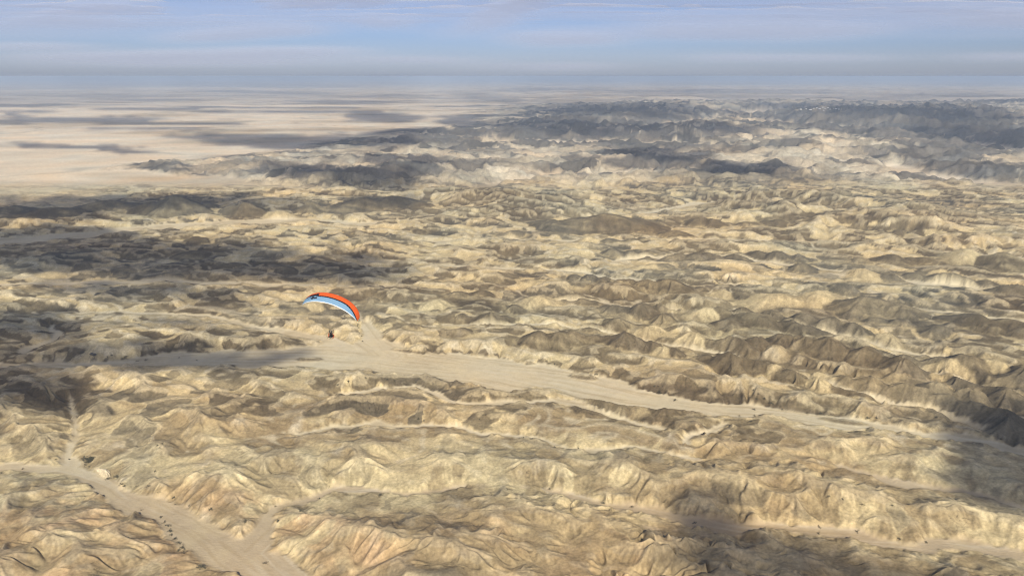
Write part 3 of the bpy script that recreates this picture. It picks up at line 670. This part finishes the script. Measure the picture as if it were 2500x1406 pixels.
tr = t.nodes.new('ShaderNodeBsdfTransparent'); m2 = t.nodes.new('ShaderNodeMixShader')
cs = t.nodes.new('ShaderNodeMath'); cs.operation = 'MULTIPLY'; cs.inputs[1].default_value = .64
t.links.new(att.outputs['Fac'], cs.inputs[0])
t.links.new(cs.outputs[0], m2.inputs[0]); t.links.new(tr.outputs[0], m2.inputs[1]); t.links.new(mx.outputs[0], m2.inputs[2])
t.links.new(m2.outputs[0], t.nodes['Material Output'].inputs['Surface'])
cm.materials.append(m)
clouds = bpy.data.objects.new('clouds', cm); col.objects.link(clouds); clouds['kind'] = 'stuff'
clouds['label'] = 'broken layer of grey white clouds across the top of the sky'; clouds['category'] = 'clouds'

# ------------------------------------------------------------------ air
hm = bpy.data.meshes.new('haze')
hx, y0, y1, z0, z1 = 331000, -20500, 341000, -30, 411
hv = [(-hx, y0, z0), (hx, y0, z0), (hx, y1, z0), (-hx, y1, z0), (-hx, y0, z1), (hx, y0, z1), (hx, y1, z1), (-hx, y1, z1)]
hm.from_pydata(hv, [], [(3, 2, 1, 0), (4, 5, 6, 7), (0, 1, 5, 4), (1, 2, 6, 5), (2, 3, 7, 6), (3, 0, 4, 7)])
m = bpy.data.materials.new('haze'); m.use_nodes = True; t = m.node_tree; t.nodes.clear()
pv = t.nodes.new('ShaderNodeVolumePrincipled'); pv.inputs['Color'].default_value = (.51, .64, .83, 1); pv.inputs['Density'].default_value = 5.0e-5
mo = t.nodes.new('ShaderNodeOutputMaterial'); t.links.new(pv.outputs[0], mo.inputs['Volume'])
hm.materials.append(m)
haze = bpy.data.objects.new('haze', hm); col.objects.link(haze); haze['kind'] = 'stuff'
haze['label'] = 'pale blue haze over the distant desert'; haze['category'] = 'haze'

# ------------------------------------------------------------------ small builders
import bmesh
def link(name, me, parent=None, mat=None):
    o = bpy.data.objects.new(name, me); col.objects.link(o)
    if parent: o.parent = parent
    if mat is not None and me is not None and not me.materials: me.materials.append(mat)
    return o
def tag(o, label, cat, group=None):
    o['label'] = label; o['category'] = cat
    if group: o['group'] = group
    return o
def empty(name, loc):
    o = bpy.data.objects.new(name, None); o.empty_display_size = .3; o.location = loc; col.objects.link(o); return o
def simple_mat(name, c, rough=.6, noise=0.0, scale=8.0, metal=0.0):
    m, t, b = new_mat(name)
    b.inputs['Roughness'].default_value = rough; b.inputs['Metallic'].default_value = metal
    tc = t.nodes.new('ShaderNodeTexCoord'); n = t.nodes.new('ShaderNodeTexNoise'); n.inputs['Scale'].default_value = scale; n.inputs['Detail'].default_value = 4
    t.links.new(tc.outputs['Object'], n.inputs['Vector'])
    r = t.nodes.new('ShaderNodeValToRGB'); k = max(noise, .04)
    r.color_ramp.elements[0].position = .3; r.color_ramp.elements[1].position = .7
    r.color_ramp.elements[0].color = (*[x * (1 - k) for x in c], 1); r.color_ramp.elements[1].color = (*[min(1, x * (1 + k)) for x in c], 1)
    t.links.new(n.outputs['Fac'], r.inputs[0]); t.links.new(r.outputs[0], b.inputs['Base Color'])
    return m
class MB:
    def __init__(self): self.v = []; self.f = []
    def add(self, v, f):
        o = len(self.v); self.v += [tuple(p) for p in v]; self.f += [tuple(i + o for i in q) for q in f]; return self
    def box(self, c, s, rot=None):
        vs_ = [Vector((x * s[0] / 2, y * s[1] / 2, z * s[2] / 2)) for x in (-1, 1) for y in (-1, 1) for z in (-1, 1)]
        if rot: vs_ = [rot @ p for p in vs_]
        return self.add([p + Vector(c) for p in vs_], [(0, 1, 3, 2), (4, 6, 7, 5), (0, 4, 5, 1), (2, 3, 7, 6), (0, 2, 6, 4), (1, 5, 7, 3)])
    def tube(self, pts, r, n=8, closed=False):
        pts = [Vector(p) for p in pts]; rr = r if isinstance(r, (list, tuple)) else [r] * len(pts); vs_ = []
        for i, p in enumerate(pts):
            a = pts[i - 1] if (i or closed) else p; b_ = pts[(i + 1) % len(pts)] if (i < len(pts) - 1 or closed) else p
            d_ = (b_ - a).normalized(); u = d_.orthogonal() if abs(d_.z) > .9 else d_.cross(Vector((0, 0, 1)))
            u.normalize(); w = d_.cross(u)
            vs_ += [p + rr[i] * (math.cos(k * 2 * math.pi / n) * u + math.sin(k * 2 * math.pi / n) * w) for k in range(n)]
        fs = []
        for i in range(len(pts) - (0 if closed else 1)):
            j = (i + 1) % len(pts)
            fs += [(i * n + k, i * n + (k + 1) % n, j * n + (k + 1) % n, j * n + k) for k in range(n)]
        if not closed: fs += [tuple(range(n))[::-1], tuple((len(pts) - 1) * n + k for k in range(n))]
        return self.add(vs_, fs)
    def ball(self, c, r, nu=12, nv=8):
        r = r if isinstance(r, (list, tuple)) else (r, r, r); vs_ = []; fs = []
        for j in range(nv + 1):
            th = math.pi * j / nv
            for i in range(nu):
                ph = 2 * math.pi * i / nu
                vs_.append((c[0] + r[0] * math.sin(th) * math.cos(ph), c[1] + r[1] * math.sin(th) * math.sin(ph), c[2] + r[2] * math.cos(th)))
        for j in range(nv):
            for i in range(nu): fs.append((j * nu + i, (j + 1) * nu + i, (j + 1) * nu + (i + 1) % nu, j * nu + (i + 1) % nu))
        return self.add(vs_, fs)
    def mesh(self, name, mat=None, smooth=False):
        me = bpy.data.meshes.new(name); me.from_pydata(self.v, [], self.f); me.update()
        if smooth: me.polygons.foreach_set('use_smooth', [True] * len(me.polygons))
        if mat: me.materials.append(mat)
        return me
    def build(self, name, mat, parent=None, smooth=False): return link(name, self.mesh(name, mat, smooth), parent)

def rotm(yaw, pit, rol):
    return Matrix.Rotation(yaw, 3, 'Z') @ Matrix.Rotation(pit, 3, 'X') @ Matrix.Rotation(rol, 3, 'Y')

# ------------------------------------------------------------------ paraglider wing
M_OR = simple_mat('orange_ripstop', (.58, .09, .015), .55, .06, 3); M_BL = simple_mat('pale_blue_ripstop', (.155, .275, .40), .55, .06, 3)
M_BK = simple_mat('black_ripstop', (.008, .008, .012), .5, .1, 3); M_WH = simple_mat('white_ripstop', (.80, .84, .86), .55, .04, 3)
M_LINE = simple_mat('line_cord', (.10, .09, .09), .6, .1, 3); M_WEB = simple_mat('black_webbing', (.012, .012, .014), .7, .2, 20)
wing = empty('paraglider_wing', PILOT); wing.rotation_euler = rotm(-.234, .342, .244).to_euler()
tag(wing, 'orange and pale blue paraglider wing with black stripe flying over the badlands', 'paraglider')
WB, WC, WCH, WL, WSW, WAM = 4.27, 2.30, 2.27, 6.84, .28, 1.39
NCELL, SUB, NCH = 46, 4, 30
def rib(sv):
    a = sv * WAM
    x = WB * math.sin(a) / math.sin(WAM); z = WL - WC * (1 - math.cos(a)) / (1 - math.cos(WAM))
    tx = WB * math.cos(a) / math.sin(WAM); tz = -WC * math.sin(a) / (1 - math.cos(WAM)); l = math.hypot(tx, tz)
    c = WCH * math.sqrt(max(.02, 1 - .86 * abs(sv) ** 2.6)); yc = -WSW * abs(sv) ** 2.5
    return Vector((x, yc + .42 * c, z)), Vector((-tz / l, 0, tx / l)), c
def foil(v): return .16 * 5 * (.2969 * math.sqrt(v) - .126 * v - .3516 * v * v + .2843 * v ** 3 - .1036 * v ** 4)
def zone(sv, v):
    if v < .045: return 'leading_edge'
    if v > .95 and abs(sv) < .93: return 'trailing_edge'
    if sv < -.34:
        q = (sv + .34) / -.66                          # 0 at the emblem, 1 at the left tip
        o1 = .22 + .10 * q; o2 = o1 + .24 * (1 - q) ** .8 + .05
        if v < o1: return 'orange_panel'
        if v < o2: return 'emblem'
        if .02 < q < .52 and abs(v - (.66 - .10 * q)) < .085 * (1 - q / .54) ** .7 + (.07 if .16 < q < .26 else 0): return 'emblem'
        return 'blue_panel'
    c = .50 + .44 * max(0, (sv - .35) / .6) ** 1.5
    if v < c - .06: return 'orange_panel'
    if v < c + .06: return 'stripe'
    return 'blue_panel' if sv < .95 else 'orange_panel'
zones = {}
grid = []; n_s = NCELL * SUB
for i in range(n_s + 1):
    sv = -1 + 2 * i / n_s; le, nn, c = rib(sv); f = (i % SUB) / SUB; bul = math.sin(math.pi * f) ** .8 if f else 0
    rowu = []; rowl = []
    for j in range(NCH + 1):
        v = (j / NCH) ** 1.15
        y = -v * c; th = foil(v) * c
        rowu.append(le + Vector((0, y, 0)) + nn * (th + bul * .060 * math.sqrt(c / WCH) * min(1, v * 12) * (1 - .6 * v)))
        rowl.append(le + Vector((0, y, 0)) - nn * (th * .35 + bul * .02 * min(1, v * 12)))
    grid.append((rowu, rowl))
for i in range(n_s):
    sm = -1 + 2 * (i + .5) / n_s
    for j in range(NCH):
        vm_ = ((j + .5) / NCH) ** 1.15
        q = [grid[i][0][j], grid[i][0][j + 1], grid[i + 1][0][j + 1], grid[i + 1][0][j]]
        zones.setdefault(zone(sm, vm_), MB()).add(q, [(0, 1, 2, 3)])
        q = [grid[i][1][j], grid[i + 1][1][j], grid[i + 1][1][j + 1], grid[i][1][j + 1]]
        zones.setdefault('lower_skin', MB()).add(q, [(0, 1, 2, 3)])
for k, end in ((0, 0), (n_s, 1)):
    cap = MB()
    for j in range(NCH): cap.add([grid[k][0][j], grid[k][0][j + 1], grid[k][1][j + 1], grid[k][1][j]], [(0, 1, 2, 3)])
    cap.build('wing_tip', M_OR, wing)
zm = {'leading_edge': M_BK, 'trailing_edge': M_WH, 'orange_panel': M_OR, 'emblem': M_BK, 'blue_panel': M_BL, 'stripe': M_BK, 'lower_skin': M_WH}
for k in sorted(zones):
    o = zones[k].build(k, zm[k], wing, True)
    bm = bmesh.new(); bm.from_mesh(o.data); bmesh.ops.remove_doubles(bm, verts=bm.verts, dist=.002); bm.to_mesh(o.data); bm.free()
    o.data.polygons.foreach_set('use_smooth', [True] * len(o.data.polygons))
ln = MB()
for sgn in (-1, 1):
    hub_pt = Vector((.22 * sgn, 0, .62))
    for v, dy in ((.06, .05), (.32, .0), (.62, -.05)):
        for g in range(4):
            knot = hub_pt.lerp(rib(sgn * (.12 + g * .23))[0] + Vector((0, -v * rib(.3)[2], 0)), .62)
            ln.tube([hub_pt + Vector((0, dy, 0)), knot], .0022, 4)
            for w in (-.06, .02, .09):
                sv = sgn * min(.97, .12 + g * .23 + w); le, nn, c = rib(sv)
                ln.tube([knot, le + Vector((0, -v * c, 0)) - nn * foil(v) * c * .35], .0016, 4)
    MB().tube([(.20 * sgn, 0, 0), (.22 * sgn, .05, .62)], .016, 6).tube([(.20 * sgn, 0, 0), (.22 * sgn, -.05, .62)], .016, 6).build('riser', M_WEB, wing)
lo = ln.build('suspension_lines', M_LINE, wing); lo['kind'] = 'stuff'

# ------------------------------------------------------------------ pilot
rp = rotm(-.20, .16, .20)
M_SUIT = simple_mat('dark_flight_suit', (.016, .015, .018), .8, .3, 12); M_HELM = simple_mat('helmet_shell', (.05, .05, .055), .3, .05, 4)
M_SKIN = simple_mat('skin', (.45, .26, .18), .6, .08, 10); M_BOOT = simple_mat('boots', (.010, .009, .008), .6, .2, 15); M_VIS = simple_mat('visor', (.02, .02, .025), .1, .05, 3)
M_RED = simple_mat('red_orange_harness_fabric', (.42, .055, .02), .6, .12, 10); M_METAL = simple_mat('cage_dark_metal', (.03, .03, .032), .4, .05, 10, .5); M_ENG = simple_mat('engine_black', (.02, .02, .022), .45, .2, 12)
person = empty('person', PILOT); person.rotation_euler = rp.to_euler()
tag(person, 'pilot in dark clothing seated below the paraglider wing, arms raised, legs hanging', 'person')
def skin_body():
    V = []; E = []; Rr = []
    def j(p, r, parent=None):
        V.append(p); Rr.append(r); k = len(V) - 1
        if parent is not None: E.append((parent, k))
        return k
    pel = j((0, .02, -.50), .150)
    sp1 = j((0, -.02, -.32), .140, pel); sp2 = j((0, -.05, -.10), .155, sp1); nk = j((0, -.05, .09), .065, sp2); hd = j((0, -.03, .20), .085, nk); j((0, -.02, .32), .095, hd)
    for sg in (-1, 1):
        sh = j((.20 * sg, -.05, .02), .070, sp2); el = j((.37 * sg, .06, .16), .048, sh); wr = j((.31 * sg, .08, .42), .032, el); pm = j((.305 * sg, .085, .50), .034, wr)
        for fi, (ox, lng) in enumerate(((-.030, .062), (-.010, .075), (.012, .070), (.032, .055))):
            a = j((.305 * sg + ox, .095, .50 + .045), .0095, pm); b_ = j((.305 * sg + ox, .120, .50 + lng), .0085, a); j((.305 * sg + ox, .105, .50 + lng - .03), .008, b_)
        a = j((.305 * sg - .040 * sg, .105, .495), .011, pm); j((.305 * sg - .038 * sg, .125, .525), .009, a)
        hp = j((.10 * sg, .05, -.52), .105, pel); kn = j((.16 * sg, .44, -.50), .066, hp); cf = j((.165 * sg, .45, -.68), .058, kn); an = j((.17 * sg, .43, -.92), .040, cf); j((.175 * sg, .56, -.99), .035, an)
    me = bpy.data.meshes.new('body'); me.from_pydata(V, E, []); me.update()
    o = link('body', me, person, M_SUIT)
    md = o.modifiers.new('skin', 'SKIN'); md.use_smooth_shade = True
    for k, sv in enumerate(me.skin_vertices[0].data): sv.radius = (Rr[k], Rr[k])
    me.skin_vertices[0].data[0].use_root = True
    o.modifiers.new('sub', 'SUBSURF').levels = 1; o.modifiers['sub'].render_levels = 1
    return o
skin_body()
fc = MB().ball((0, .015, .245), (.075, .085, .105), 14, 10)
fc.ball((0, .105, .235), (.014, .02, .022), 8, 6)
face = fc.build('face', M_SKIN, person, True)
for sg in (-1, 1): MB().ball((.03 * sg, .094, .262), .012, 8, 6).build('eye', M_BOOT, face, True)
MB().box((0, .096, .195), (.045, .012, .010)).build('mouth', M_RED, face)
helm = MB().ball((0, -.02, .300), (.125, .145, .125), 16, 10).build('helmet', M_HELM, person, True)
MB().ball((0, .085, .290), (.10, .055, .045), 12, 8).build('visor', M_VIS, helm, True)
for sg in (-1, 1): MB().ball((.125 * sg, -.02, .255), (.03, .05, .055), 10, 8).build('ear_cup', M_HELM, helm, True)
for sg in (-1, 1): MB().ball((.175 * sg, .50, -.985), (.048, .12, .050), 12, 8).tube([(.17 * sg, .435, -.97), (.17 * sg, .435, -.82)], .058, 10).build('boot', M_BOOT, person, True)

# ------------------------------------------------------------------ motor, cage and harness worn by the pilot
pm_ = empty('paramotor', PILOT); pm_.rotation_euler = rp.to_euler()
tag(pm_, 'black paramotor with red orange side panels and thin round cage on the pilot back', 'paramotor')
hs = MB().box((0, -.16, -.30), (.40, .10, .58)).box((0, .10, -.66), (.42, .46, .07)); hs.build('harness', M_WEB, pm_)
for sg in (-1, 1):
    sp_ = MB()
    pts = [(.23 * sg, -.24, -.70), (.36 * sg, -.12, -.66), (.40 * sg, .02, -.48), (.40 * sg, .00, -.24), (.34 * sg, -.12, -.06), (.23 * sg, -.24, -.02)]
    sp_.tube(pts, [.03, .055, .07, .07, .05, .03], 10); sp_.build('side_panel', M_RED, pm_, True)
    MB().tube([(.15 * sg, -.12, .02), (.19 * sg, .04, .03), (.20 * sg, .08, -.22), (.19 * sg, .02, -.58)], .022, 6).build('shoulder_strap', M_WEB, pm_)
    MB().tube([(.20 * sg, -.30, .02), (.27 * sg, -.05, .06), (.22 * sg, .06, .02)], .018, 8).build('hang_arm', M_METAL, pm_)
eng = MB().box((0, -.36, -.22), (.20, .20, .24)).tube([(0, -.30, -.10), (0, -.44, -.10)], .10, 12).ball((0, -.36, -.02), (.07, .08, .08)); eng = eng.build('engine', M_ENG, pm_)
MB().tube([(.08, -.36, -.30), (.20, -.38, -.36), (.22, -.38, -.50), (.05, -.38, -.56)], [.03, .055, .06, .025], 10).build('exhaust', M_ENG, eng, True)
MB().ball((0, -.30, -.58), (.22, .14, .12), 14, 10).build('fuel_tank', simple_mat('fuel_tank', (.04, .04, .04), .4, .05, 6), pm_, True)
cz = -.18; cr = .62
MB().tube([(cr * math.cos(k * math.pi / 24), -.48, cz + cr * math.sin(k * math.pi / 24)) for k in range(48)], .013, 6, True).build('cage_ring', M_METAL, pm_, True)
for k in range(6):
    a = math.pi / 6 + k * math.pi / 3
    MB().tube([(.12 * math.cos(a), -.40, cz + .12 * math.sin(a)), (cr * math.cos(a), -.48, cz + cr * math.sin(a))], .008, 6).build('cage_spoke', M_METAL, pm_)
prop = MB().tube([(0, -.44, cz), (0, -.58, cz)], .035, 10).build('propeller', M_ENG, pm_)
for sg in (-1, 1):
    bl = MB(); pts = [(.03 * sg, .02), (.15 * sg, .055), (.35 * sg, .050), (.50 * sg, .034), (.56 * sg, .012)]; vv_ = []
    ca_, sa_ = math.cos(.9), math.sin(.9)
    for (x, w) in pts:
        for (o_, th) in ((-w, 0), (0, .008), (w, 0), (0, -.008)): vv_.append((x * ca_ - o_ * sa_, -.56 + th + o_ * .5 * sg, cz + x * sa_ + o_ * ca_))
    ff = [(i * 4 + k, i * 4 + (k + 1) % 4, i * 4 + 4 + (k + 1) % 4, i * 4 + 4 + k) for i in range(4) for k in range(4)] + [(0, 1, 2, 3), (16, 17, 18, 19)]
    bl.add(vv_, ff); bl.build('blade', M_ENG, prop)

# ------------------------------------------------------------------ things standing on the ground
def ground_z(x, y):
    y = np.clip(y, yr[0], yr[-2]); tt = x / y
    c = np.clip(np.interp(tt, T, np.arange(len(T))), 0, len(T) - 1.001); r = np.clip(np.interp(y, yr, np.arange(len(yr))), 0, len(yr) - 1.001)
    ci = c.astype(int); ri = r.astype(int); fc_ = c - ci; fr = r - ri
    return (Z[ri, ci] * (1 - fc_) + Z[ri, ci + 1] * fc_) * (1 - fr) + (Z[ri + 1, ci] * (1 - fc_) + Z[ri + 1, ci + 1] * fc_) * fr
def hit(px, py):
    """where the sight line through a photo pixel meets the ground"""
    dx, dy, dz = (float(q) for q in ray(px, py))
    t_end = CAM_H / max(-dz, 1e-4) * 1.02; tt = np.linspace(300, t_end, 5000)
    x, y, z = dx * tt, dy * tt, CAM_H + dz * tt
    k = np.argmax(z < ground_z(x, y)); k = k if k else len(tt) - 1
    return float(x[k]), float(y[k]), float(ground_z(x[k:k + 1], y[k:k + 1])[0]), float(tt[k])

rng = random.Random(5)
M_LEAF = simple_mat('shrub_leaves', (.060, .058, .034), .8, .45, 2.0)
M_STEM = simple_mat('shrub_stems', (.09, .07, .05), .8, .3, 4)
def shrub_mesh(seed):
    r = random.Random(seed); mb = MB()
    for k in range(7):
        a = r.uniform(0, 6.28); l = r.uniform(.35, .7)
        mb.tube([(0, 0, -.15), (.25 * l * math.cos(a), .25 * l * math.sin(a), .3 * l), (.6 * l * math.cos(a), .6 * l * math.sin(a), .62 * l)], [.03, .02, .008], 5)
    ns = len(mb.f)
    clumps = [(r.gauss(0, .26), r.gauss(0, .26), abs(r.gauss(.16, .14)) + .06, r.uniform(.14, .26)) for _ in range(11)]
    for cx_, cy_, cz_, cr_ in clumps:
        for _ in range(24):
            u = Vector((r.gauss(0, 1), r.gauss(0, 1), r.gauss(0, 1))).normalized() * cr_ * r.uniform(.5, 1)
            p = Vector((cx_, cy_, cz_)) + u
            if p.z < 0: p.z = abs(p.z) * .4
            ax = Vector((r.gauss(0, 1), r.gauss(0, 1), r.gauss(0, .6))).normalized(); bx_ = ax.orthogonal().normalized()
            q = .055 * r.uniform(.6, 1.3)
            mb.add([p - ax * q, p + bx_ * q * .55, p + ax * q, p - bx_ * q * .55], [(0, 1, 2, 3)])
    me = mb.mesh('shrub'); me.materials.append(M_STEM); me.materials.append(M_LEAF)
    me.polygons.foreach_set('material_index', [0] * ns + [1] * (len(me.polygons) - ns))
    return me
SHRUBS = [shrub_mesh(k) for k in range(5)]
def Q(x0, y0, sc, pts): return [(x0 + p[0] / sc, y0 + p[1] / sc, p[2] if len(p) > 2 else 2.6) for p in pts]
GROUPS = [
    ('on the bottom left wash', 'shrubs along the bottom left wash', Q(0, 906, 2.778, [(577, 636, 3), (607, 648, 2.6), (155, 665), (12, 692, 2.4), (735, 733, 3.6), (825, 768, 3.4), (845, 778, 3),
        (926, 783, 2.8), (1008, 780, 2.8), (1086, 820), (1178, 858, 3), (1188, 905, 2), (1283, 911, 2), (960, 942, 2.4), (1092, 990, 3), (1990, 785, 2), (1868, 917, 2.2), (2040, 948, 2.4), (1885, 1018, 3), (2165, 865, 2.2), (380, 600, 2.2), (470, 598, 2.2)])),
    ('in the row along the eroded bank', 'row of shrubs along the eroded bank', Q(0, 906, 2.778, [(1115, 1025, 3), (1140, 1048, 3.2), (1155, 1085, 3.2), (1162, 1110, 3), (1185, 1140, 3.4), (1215, 1165, 3.4), (1235, 1200, 4.4), (1250, 1235, 5), (1215, 1215, 3.4)])),
    ('in the left side valleys', 'shrubs in side valleys at left', Q(0, 906, 2.778, [(1080, 520, 2.4), (1068, 505, 2.2), (1100, 492, 2.4), (2292, 95, 2.4), (2360, 72, 2.6), (2480, 45, 2.4), (1050, 680, 2)])),
    ('in valleys between foreground hummocks', 'shrubs between the foreground hummocks', Q(800, 906, 2.778, [(1505, 800, 2.8), (1870, 897, 2.8), (2065, 922, 2.6), (1355, 722, 2.2), (1350, 690, 2), (1385, 460, 2.6), (1325, 452, 2.4), (1540, 515, 2.4), (590, 310), (615, 325), (652, 338, 2.4), (530, 283, 2.4),
        (1585, 850, 2), (1700, 522, 2.4), (1060, 298), (1075, 296), (1030, 328, 2.4)])),
    ('at hill feet below the wide wash', 'shrubs at the foot of hills below the wide wash', Q(800, 906, 2.778, [(140, 70, 2.6), (70, 92), (255, 45), (402, 58), (450, 65), (600, 78), (712, 85), (845, 120), (1305, 175, 3), (1222, 172)])),
    ('on the narrow wash end', 'shrubs on the right end of the wide wash', Q(1600, 906, 2.778, [(135, 198, 4), (670, 262, 3.2), (672, 303, 3.2), (690, 190, 2.6), (740, 185, 2.6), (800, 230), (860, 262), (1120, 290, 3.4), (1145, 297, 3.4), (1190, 297, 3.2), (1265, 290, 3), (1370, 312, 3), (1440, 318, 4), (1500, 318, 3), (570, 305, 3), (650, 340, 3), (1905, 315, 3.6), (20, 105, 3)])),
    ('in the lower right valleys', 'shrubs in valleys at the lower right', Q(1600, 906, 2.778, [(1175, 850, 2.4), (1270, 868, 2.4), (1400, 905, 2.6), (1607, 910, 2.4), (1365, 1088, 2.8), (1110, 1057, 2.8), (1105, 1100, 2.6), (1657, 1138, 2.8), (1835, 1160, 2.4), (265, 1030, 2.6), (2340, 462, 3), (1045, 1140, 2.2)])),
    ('on the upper wash margin', 'shrubs along the upper margin of the wide wash', Q(1300, 600, 2.083, [(70, 588, 4), (112, 602, 3.4), (300, 640, 3), (325, 655, 3.4), (430, 590, 2.8), (440, 605, 3), (620, 715, 3), (585, 660, 2.6), (1125, 735, 3), (1150, 755, 3), (1180, 780, 3), (1215, 800, 3)]) +
        Q(700, 680, 7.81, [(1350, 880, 3), (1345, 905, 2.6), (1365, 945, 3), (1390, 1055, 3), (1425, 1098, 2.6), (1445, 1198, 2.6), (1170, 825, 2.4), (1105, 720, 2.4)])),
    ('on the cloud shaded wash', 'shrubs in the shaded left part of the wide wash', Q(0, 600, 2.778, [(757, 745, 3.4), (855, 755, 3.4), (730, 757, 3), (930, 783, 3), (990, 778, 4), (1335, 778, 2.6), (1215, 760, 2.6), (550, 748, 2.4)])),
]
def place(me, name, px, py, size, zs=1.0):
    x, y, z, tt = hit(px, py)
    o = link(name, me); o.location = (x, y, z - .05 * size); sc = size
    o.scale = (sc * rng.uniform(.9, 1.3), sc * rng.uniform(.8, 1.1), sc * zs * rng.uniform(.8, 1.1)); o.rotation_euler = (0, 0, rng.uniform(0, 6.28))
    return o
ORD = 'leftmost,second,third,fourth,fifth,sixth,seventh,eighth,ninth,tenth,eleventh,twelfth,thirteenth,fourteenth,fifteenth,sixteenth,seventeenth,eighteenth,nineteenth,twentieth,twenty-first,twenty-second,twenty-third'.split(',')
def ordinal(k): return ORD[k] if k == 0 else ORD[k] + ' from the left'
for where, grp, pts in GROUPS:
    for k, (px, py, w) in enumerate(sorted(pts)):
        tag(place(SHRUBS[rng.randrange(5)], 'shrub', px, py, w * 1.15), 'small dark shrub, ' + ordinal(k) + ' ' + where, 'shrub', grp)
for lab, px, py, w in (('large round shrub alone at the bottom of the sandy wash fork', 649, 1375, 4.4), ('round dark shrub on the sandy wash just below the brown hill spur', 600, 1274, 4.2), ('elongated dark shrub just right of the eroded bank', 492, 1384, 5.2),
                       ('small leaf shaped shrub near the middle of the bottom left wash', 515, 1243, 4.0), ('round dark shrub on the pale fan above the big cream slope', 928, 1210, 4.0), ('dark shrub between the white rock and the first cream hill', 285, 1165, 4.4), ('large dark shrub by the low brown island in the wash', 1610, 960, 6.5)):
    tag(place(SHRUBS[rng.randrange(5)], 'shrub', px, py, w * 1.1), lab, 'shrub')
th = MB(); r_ = random.Random(3)
for k in range(26):
    base_me = SHRUBS[k % 5]; ox, oy, sc = r_.uniform(-7.5, 7.5), r_.gauss(0, 2.6), r_.uniform(3.0, 5.0)
    co = np.zeros(len(base_me.vertices) * 3, np.float32); base_me.vertices.foreach_get('co', co); co = co.reshape(-1, 3) * sc + np.array([ox, oy, 0])
    if k == 0: mats = []
    mats += [p.material_index for p in base_me.polygons]
    th.add(co.tolist(), [tuple(p.vertices) for p in base_me.polygons])
tm = th.mesh('shrub_thicket'); tm.materials.append(M_STEM); tm.materials.append(M_LEAF); tm.polygons.foreach_set('material_index', mats)
x, y, z, tt = hit(215, 1121); o = link('shrub_thicket', tm); o.location = (x, y, z - .3); o.rotation_euler = (0, 0, -.35)
tag(o, 'dense dark thicket behind the white rock at the mouth of the gorge', 'thicket')

def rock_mesh(name, dims, seed, mat, cuts=9):
    bm = bmesh.new(); bmesh.ops.create_icosphere(bm, subdivisions=4, radius=1.0); r = random.Random(seed)
    planes = [(Vector((r.gauss(0, 1), r.gauss(0, 1), r.gauss(.2, .8))).normalized(), r.uniform(.55, .85)) for _ in range(cuts)]
    for v in bm.verts:
        p = v.co
        for n, d_ in planes:
            q = p.dot(n) - d_
            if q > 0: p = p - n * q
        nz = 1 + .06 * math.sin(p.x * 9 + seed) * math.sin(p.y * 11) + .04 * math.sin(p.z * 17 + p.x * 13)
        v.co = Vector((p.x * dims[0] * nz, p.y * dims[1] * nz, p.z * dims[2] * nz))
    me = bpy.data.meshes.new(name); bm.to_mesh(me); bm.free(); me.materials.append(mat); return me
M_WROCK = simple_mat('pale_rock', (.50, .42, .28), .9, .22, .5); M_DROCK = simple_mat('dark_rock', (.09, .08, .065), .9, .35, .6)
x, y, z, tt = hit(250, 1160); o = link('rock_outcrop', rock_mesh('rock_outcrop', (11, 5, 6.5), 4, M_WROCK)); o.location = (x, y + 2, z + 1.5); o.rotation_euler = (0, .25, -.62)
tag(o, 'pale white rock wedge at the edge of the bottom left wash', 'rock')
x, y, z, tt = hit(228, 866); o = link('boulder', rock_mesh('boulder', (5.2, 3.4, 3.0), 8, M_DROCK)); o.location = (x, y, z + .6)
tag(o, 'dark boulder standing on the shaded left end of the wide wash', 'boulder')

# settlement far off in the valley
M_WALL = simple_mat('whitewashed_wall', (.62, .60, .54), .8, .05, .2); M_ROOF = simple_mat('tin_roof', (.55, .54, .52), .5, .1, .3)
def house(kind):
    l, w, hgt = ((16, 9, 4), (11, 8, 3.6), (24, 10, 4.5))[kind]
    wall = MB().add([(-l/2, -w/2, -1), (l/2, -w/2, -1), (l/2, w/2, -1), (-l/2, w/2, -1), (-l/2, -w/2, hgt), (l/2, -w/2, hgt), (l/2, w/2, hgt), (-l/2, w/2, hgt), (-l/2, 0, hgt + 2), (l/2, 0, hgt + 2)],
                    [(0, 1, 5, 4), (1, 2, 6, 9, 5), (2, 3, 7, 6), (3, 0, 4, 8, 7)]).mesh('wall', M_WALL)
    e_ = .5
    roof = MB().add([(-l/2 - e_, -w/2 - e_, hgt - .1), (l/2 + e_, -w/2 - e_, hgt - .1), (l/2 + e_, 0, hgt + 2.25), (-l/2 - e_, 0, hgt + 2.25), (l/2 + e_, w/2 + e_, hgt - .1), (-l/2 - e_, w/2 + e_, hgt - .1)], [(0, 1, 2, 3), (3, 2, 4, 5)]).mesh('roof', M_ROOF)
    return wall, roof
kinds = [house(k) for k in range(3)]
M_TREE = simple_mat('tree_leaves', (.05, .065, .035), .8, .4, .4)
for k, (px, py) in enumerate(sorted([(1968, 267), (1978, 269), (1986, 266), (1994, 264.5), (2001, 267), (2008, 263.5), (2014, 266), (2021, 264.5), (2027, 268), (2034, 266), (2041, 267), (2048, 268), (2011, 271), (1955, 268)])):
    x, y, z, tt = hit(px, py)
    e_ = empty('house', (x, y, z)); e_.rotation_euler = (0, 0, rng.uniform(-.6, .6)); e_.scale = (1.1, 1.1, 1.0)
    tag(e_, 'tiny white house, ' + ordinal(k) + ' in the far settlement', 'house', 'houses of the far settlement')
    wm, rm = kinds[k % 3]; link('wall', wm, e_); link('roof', rm, e_)
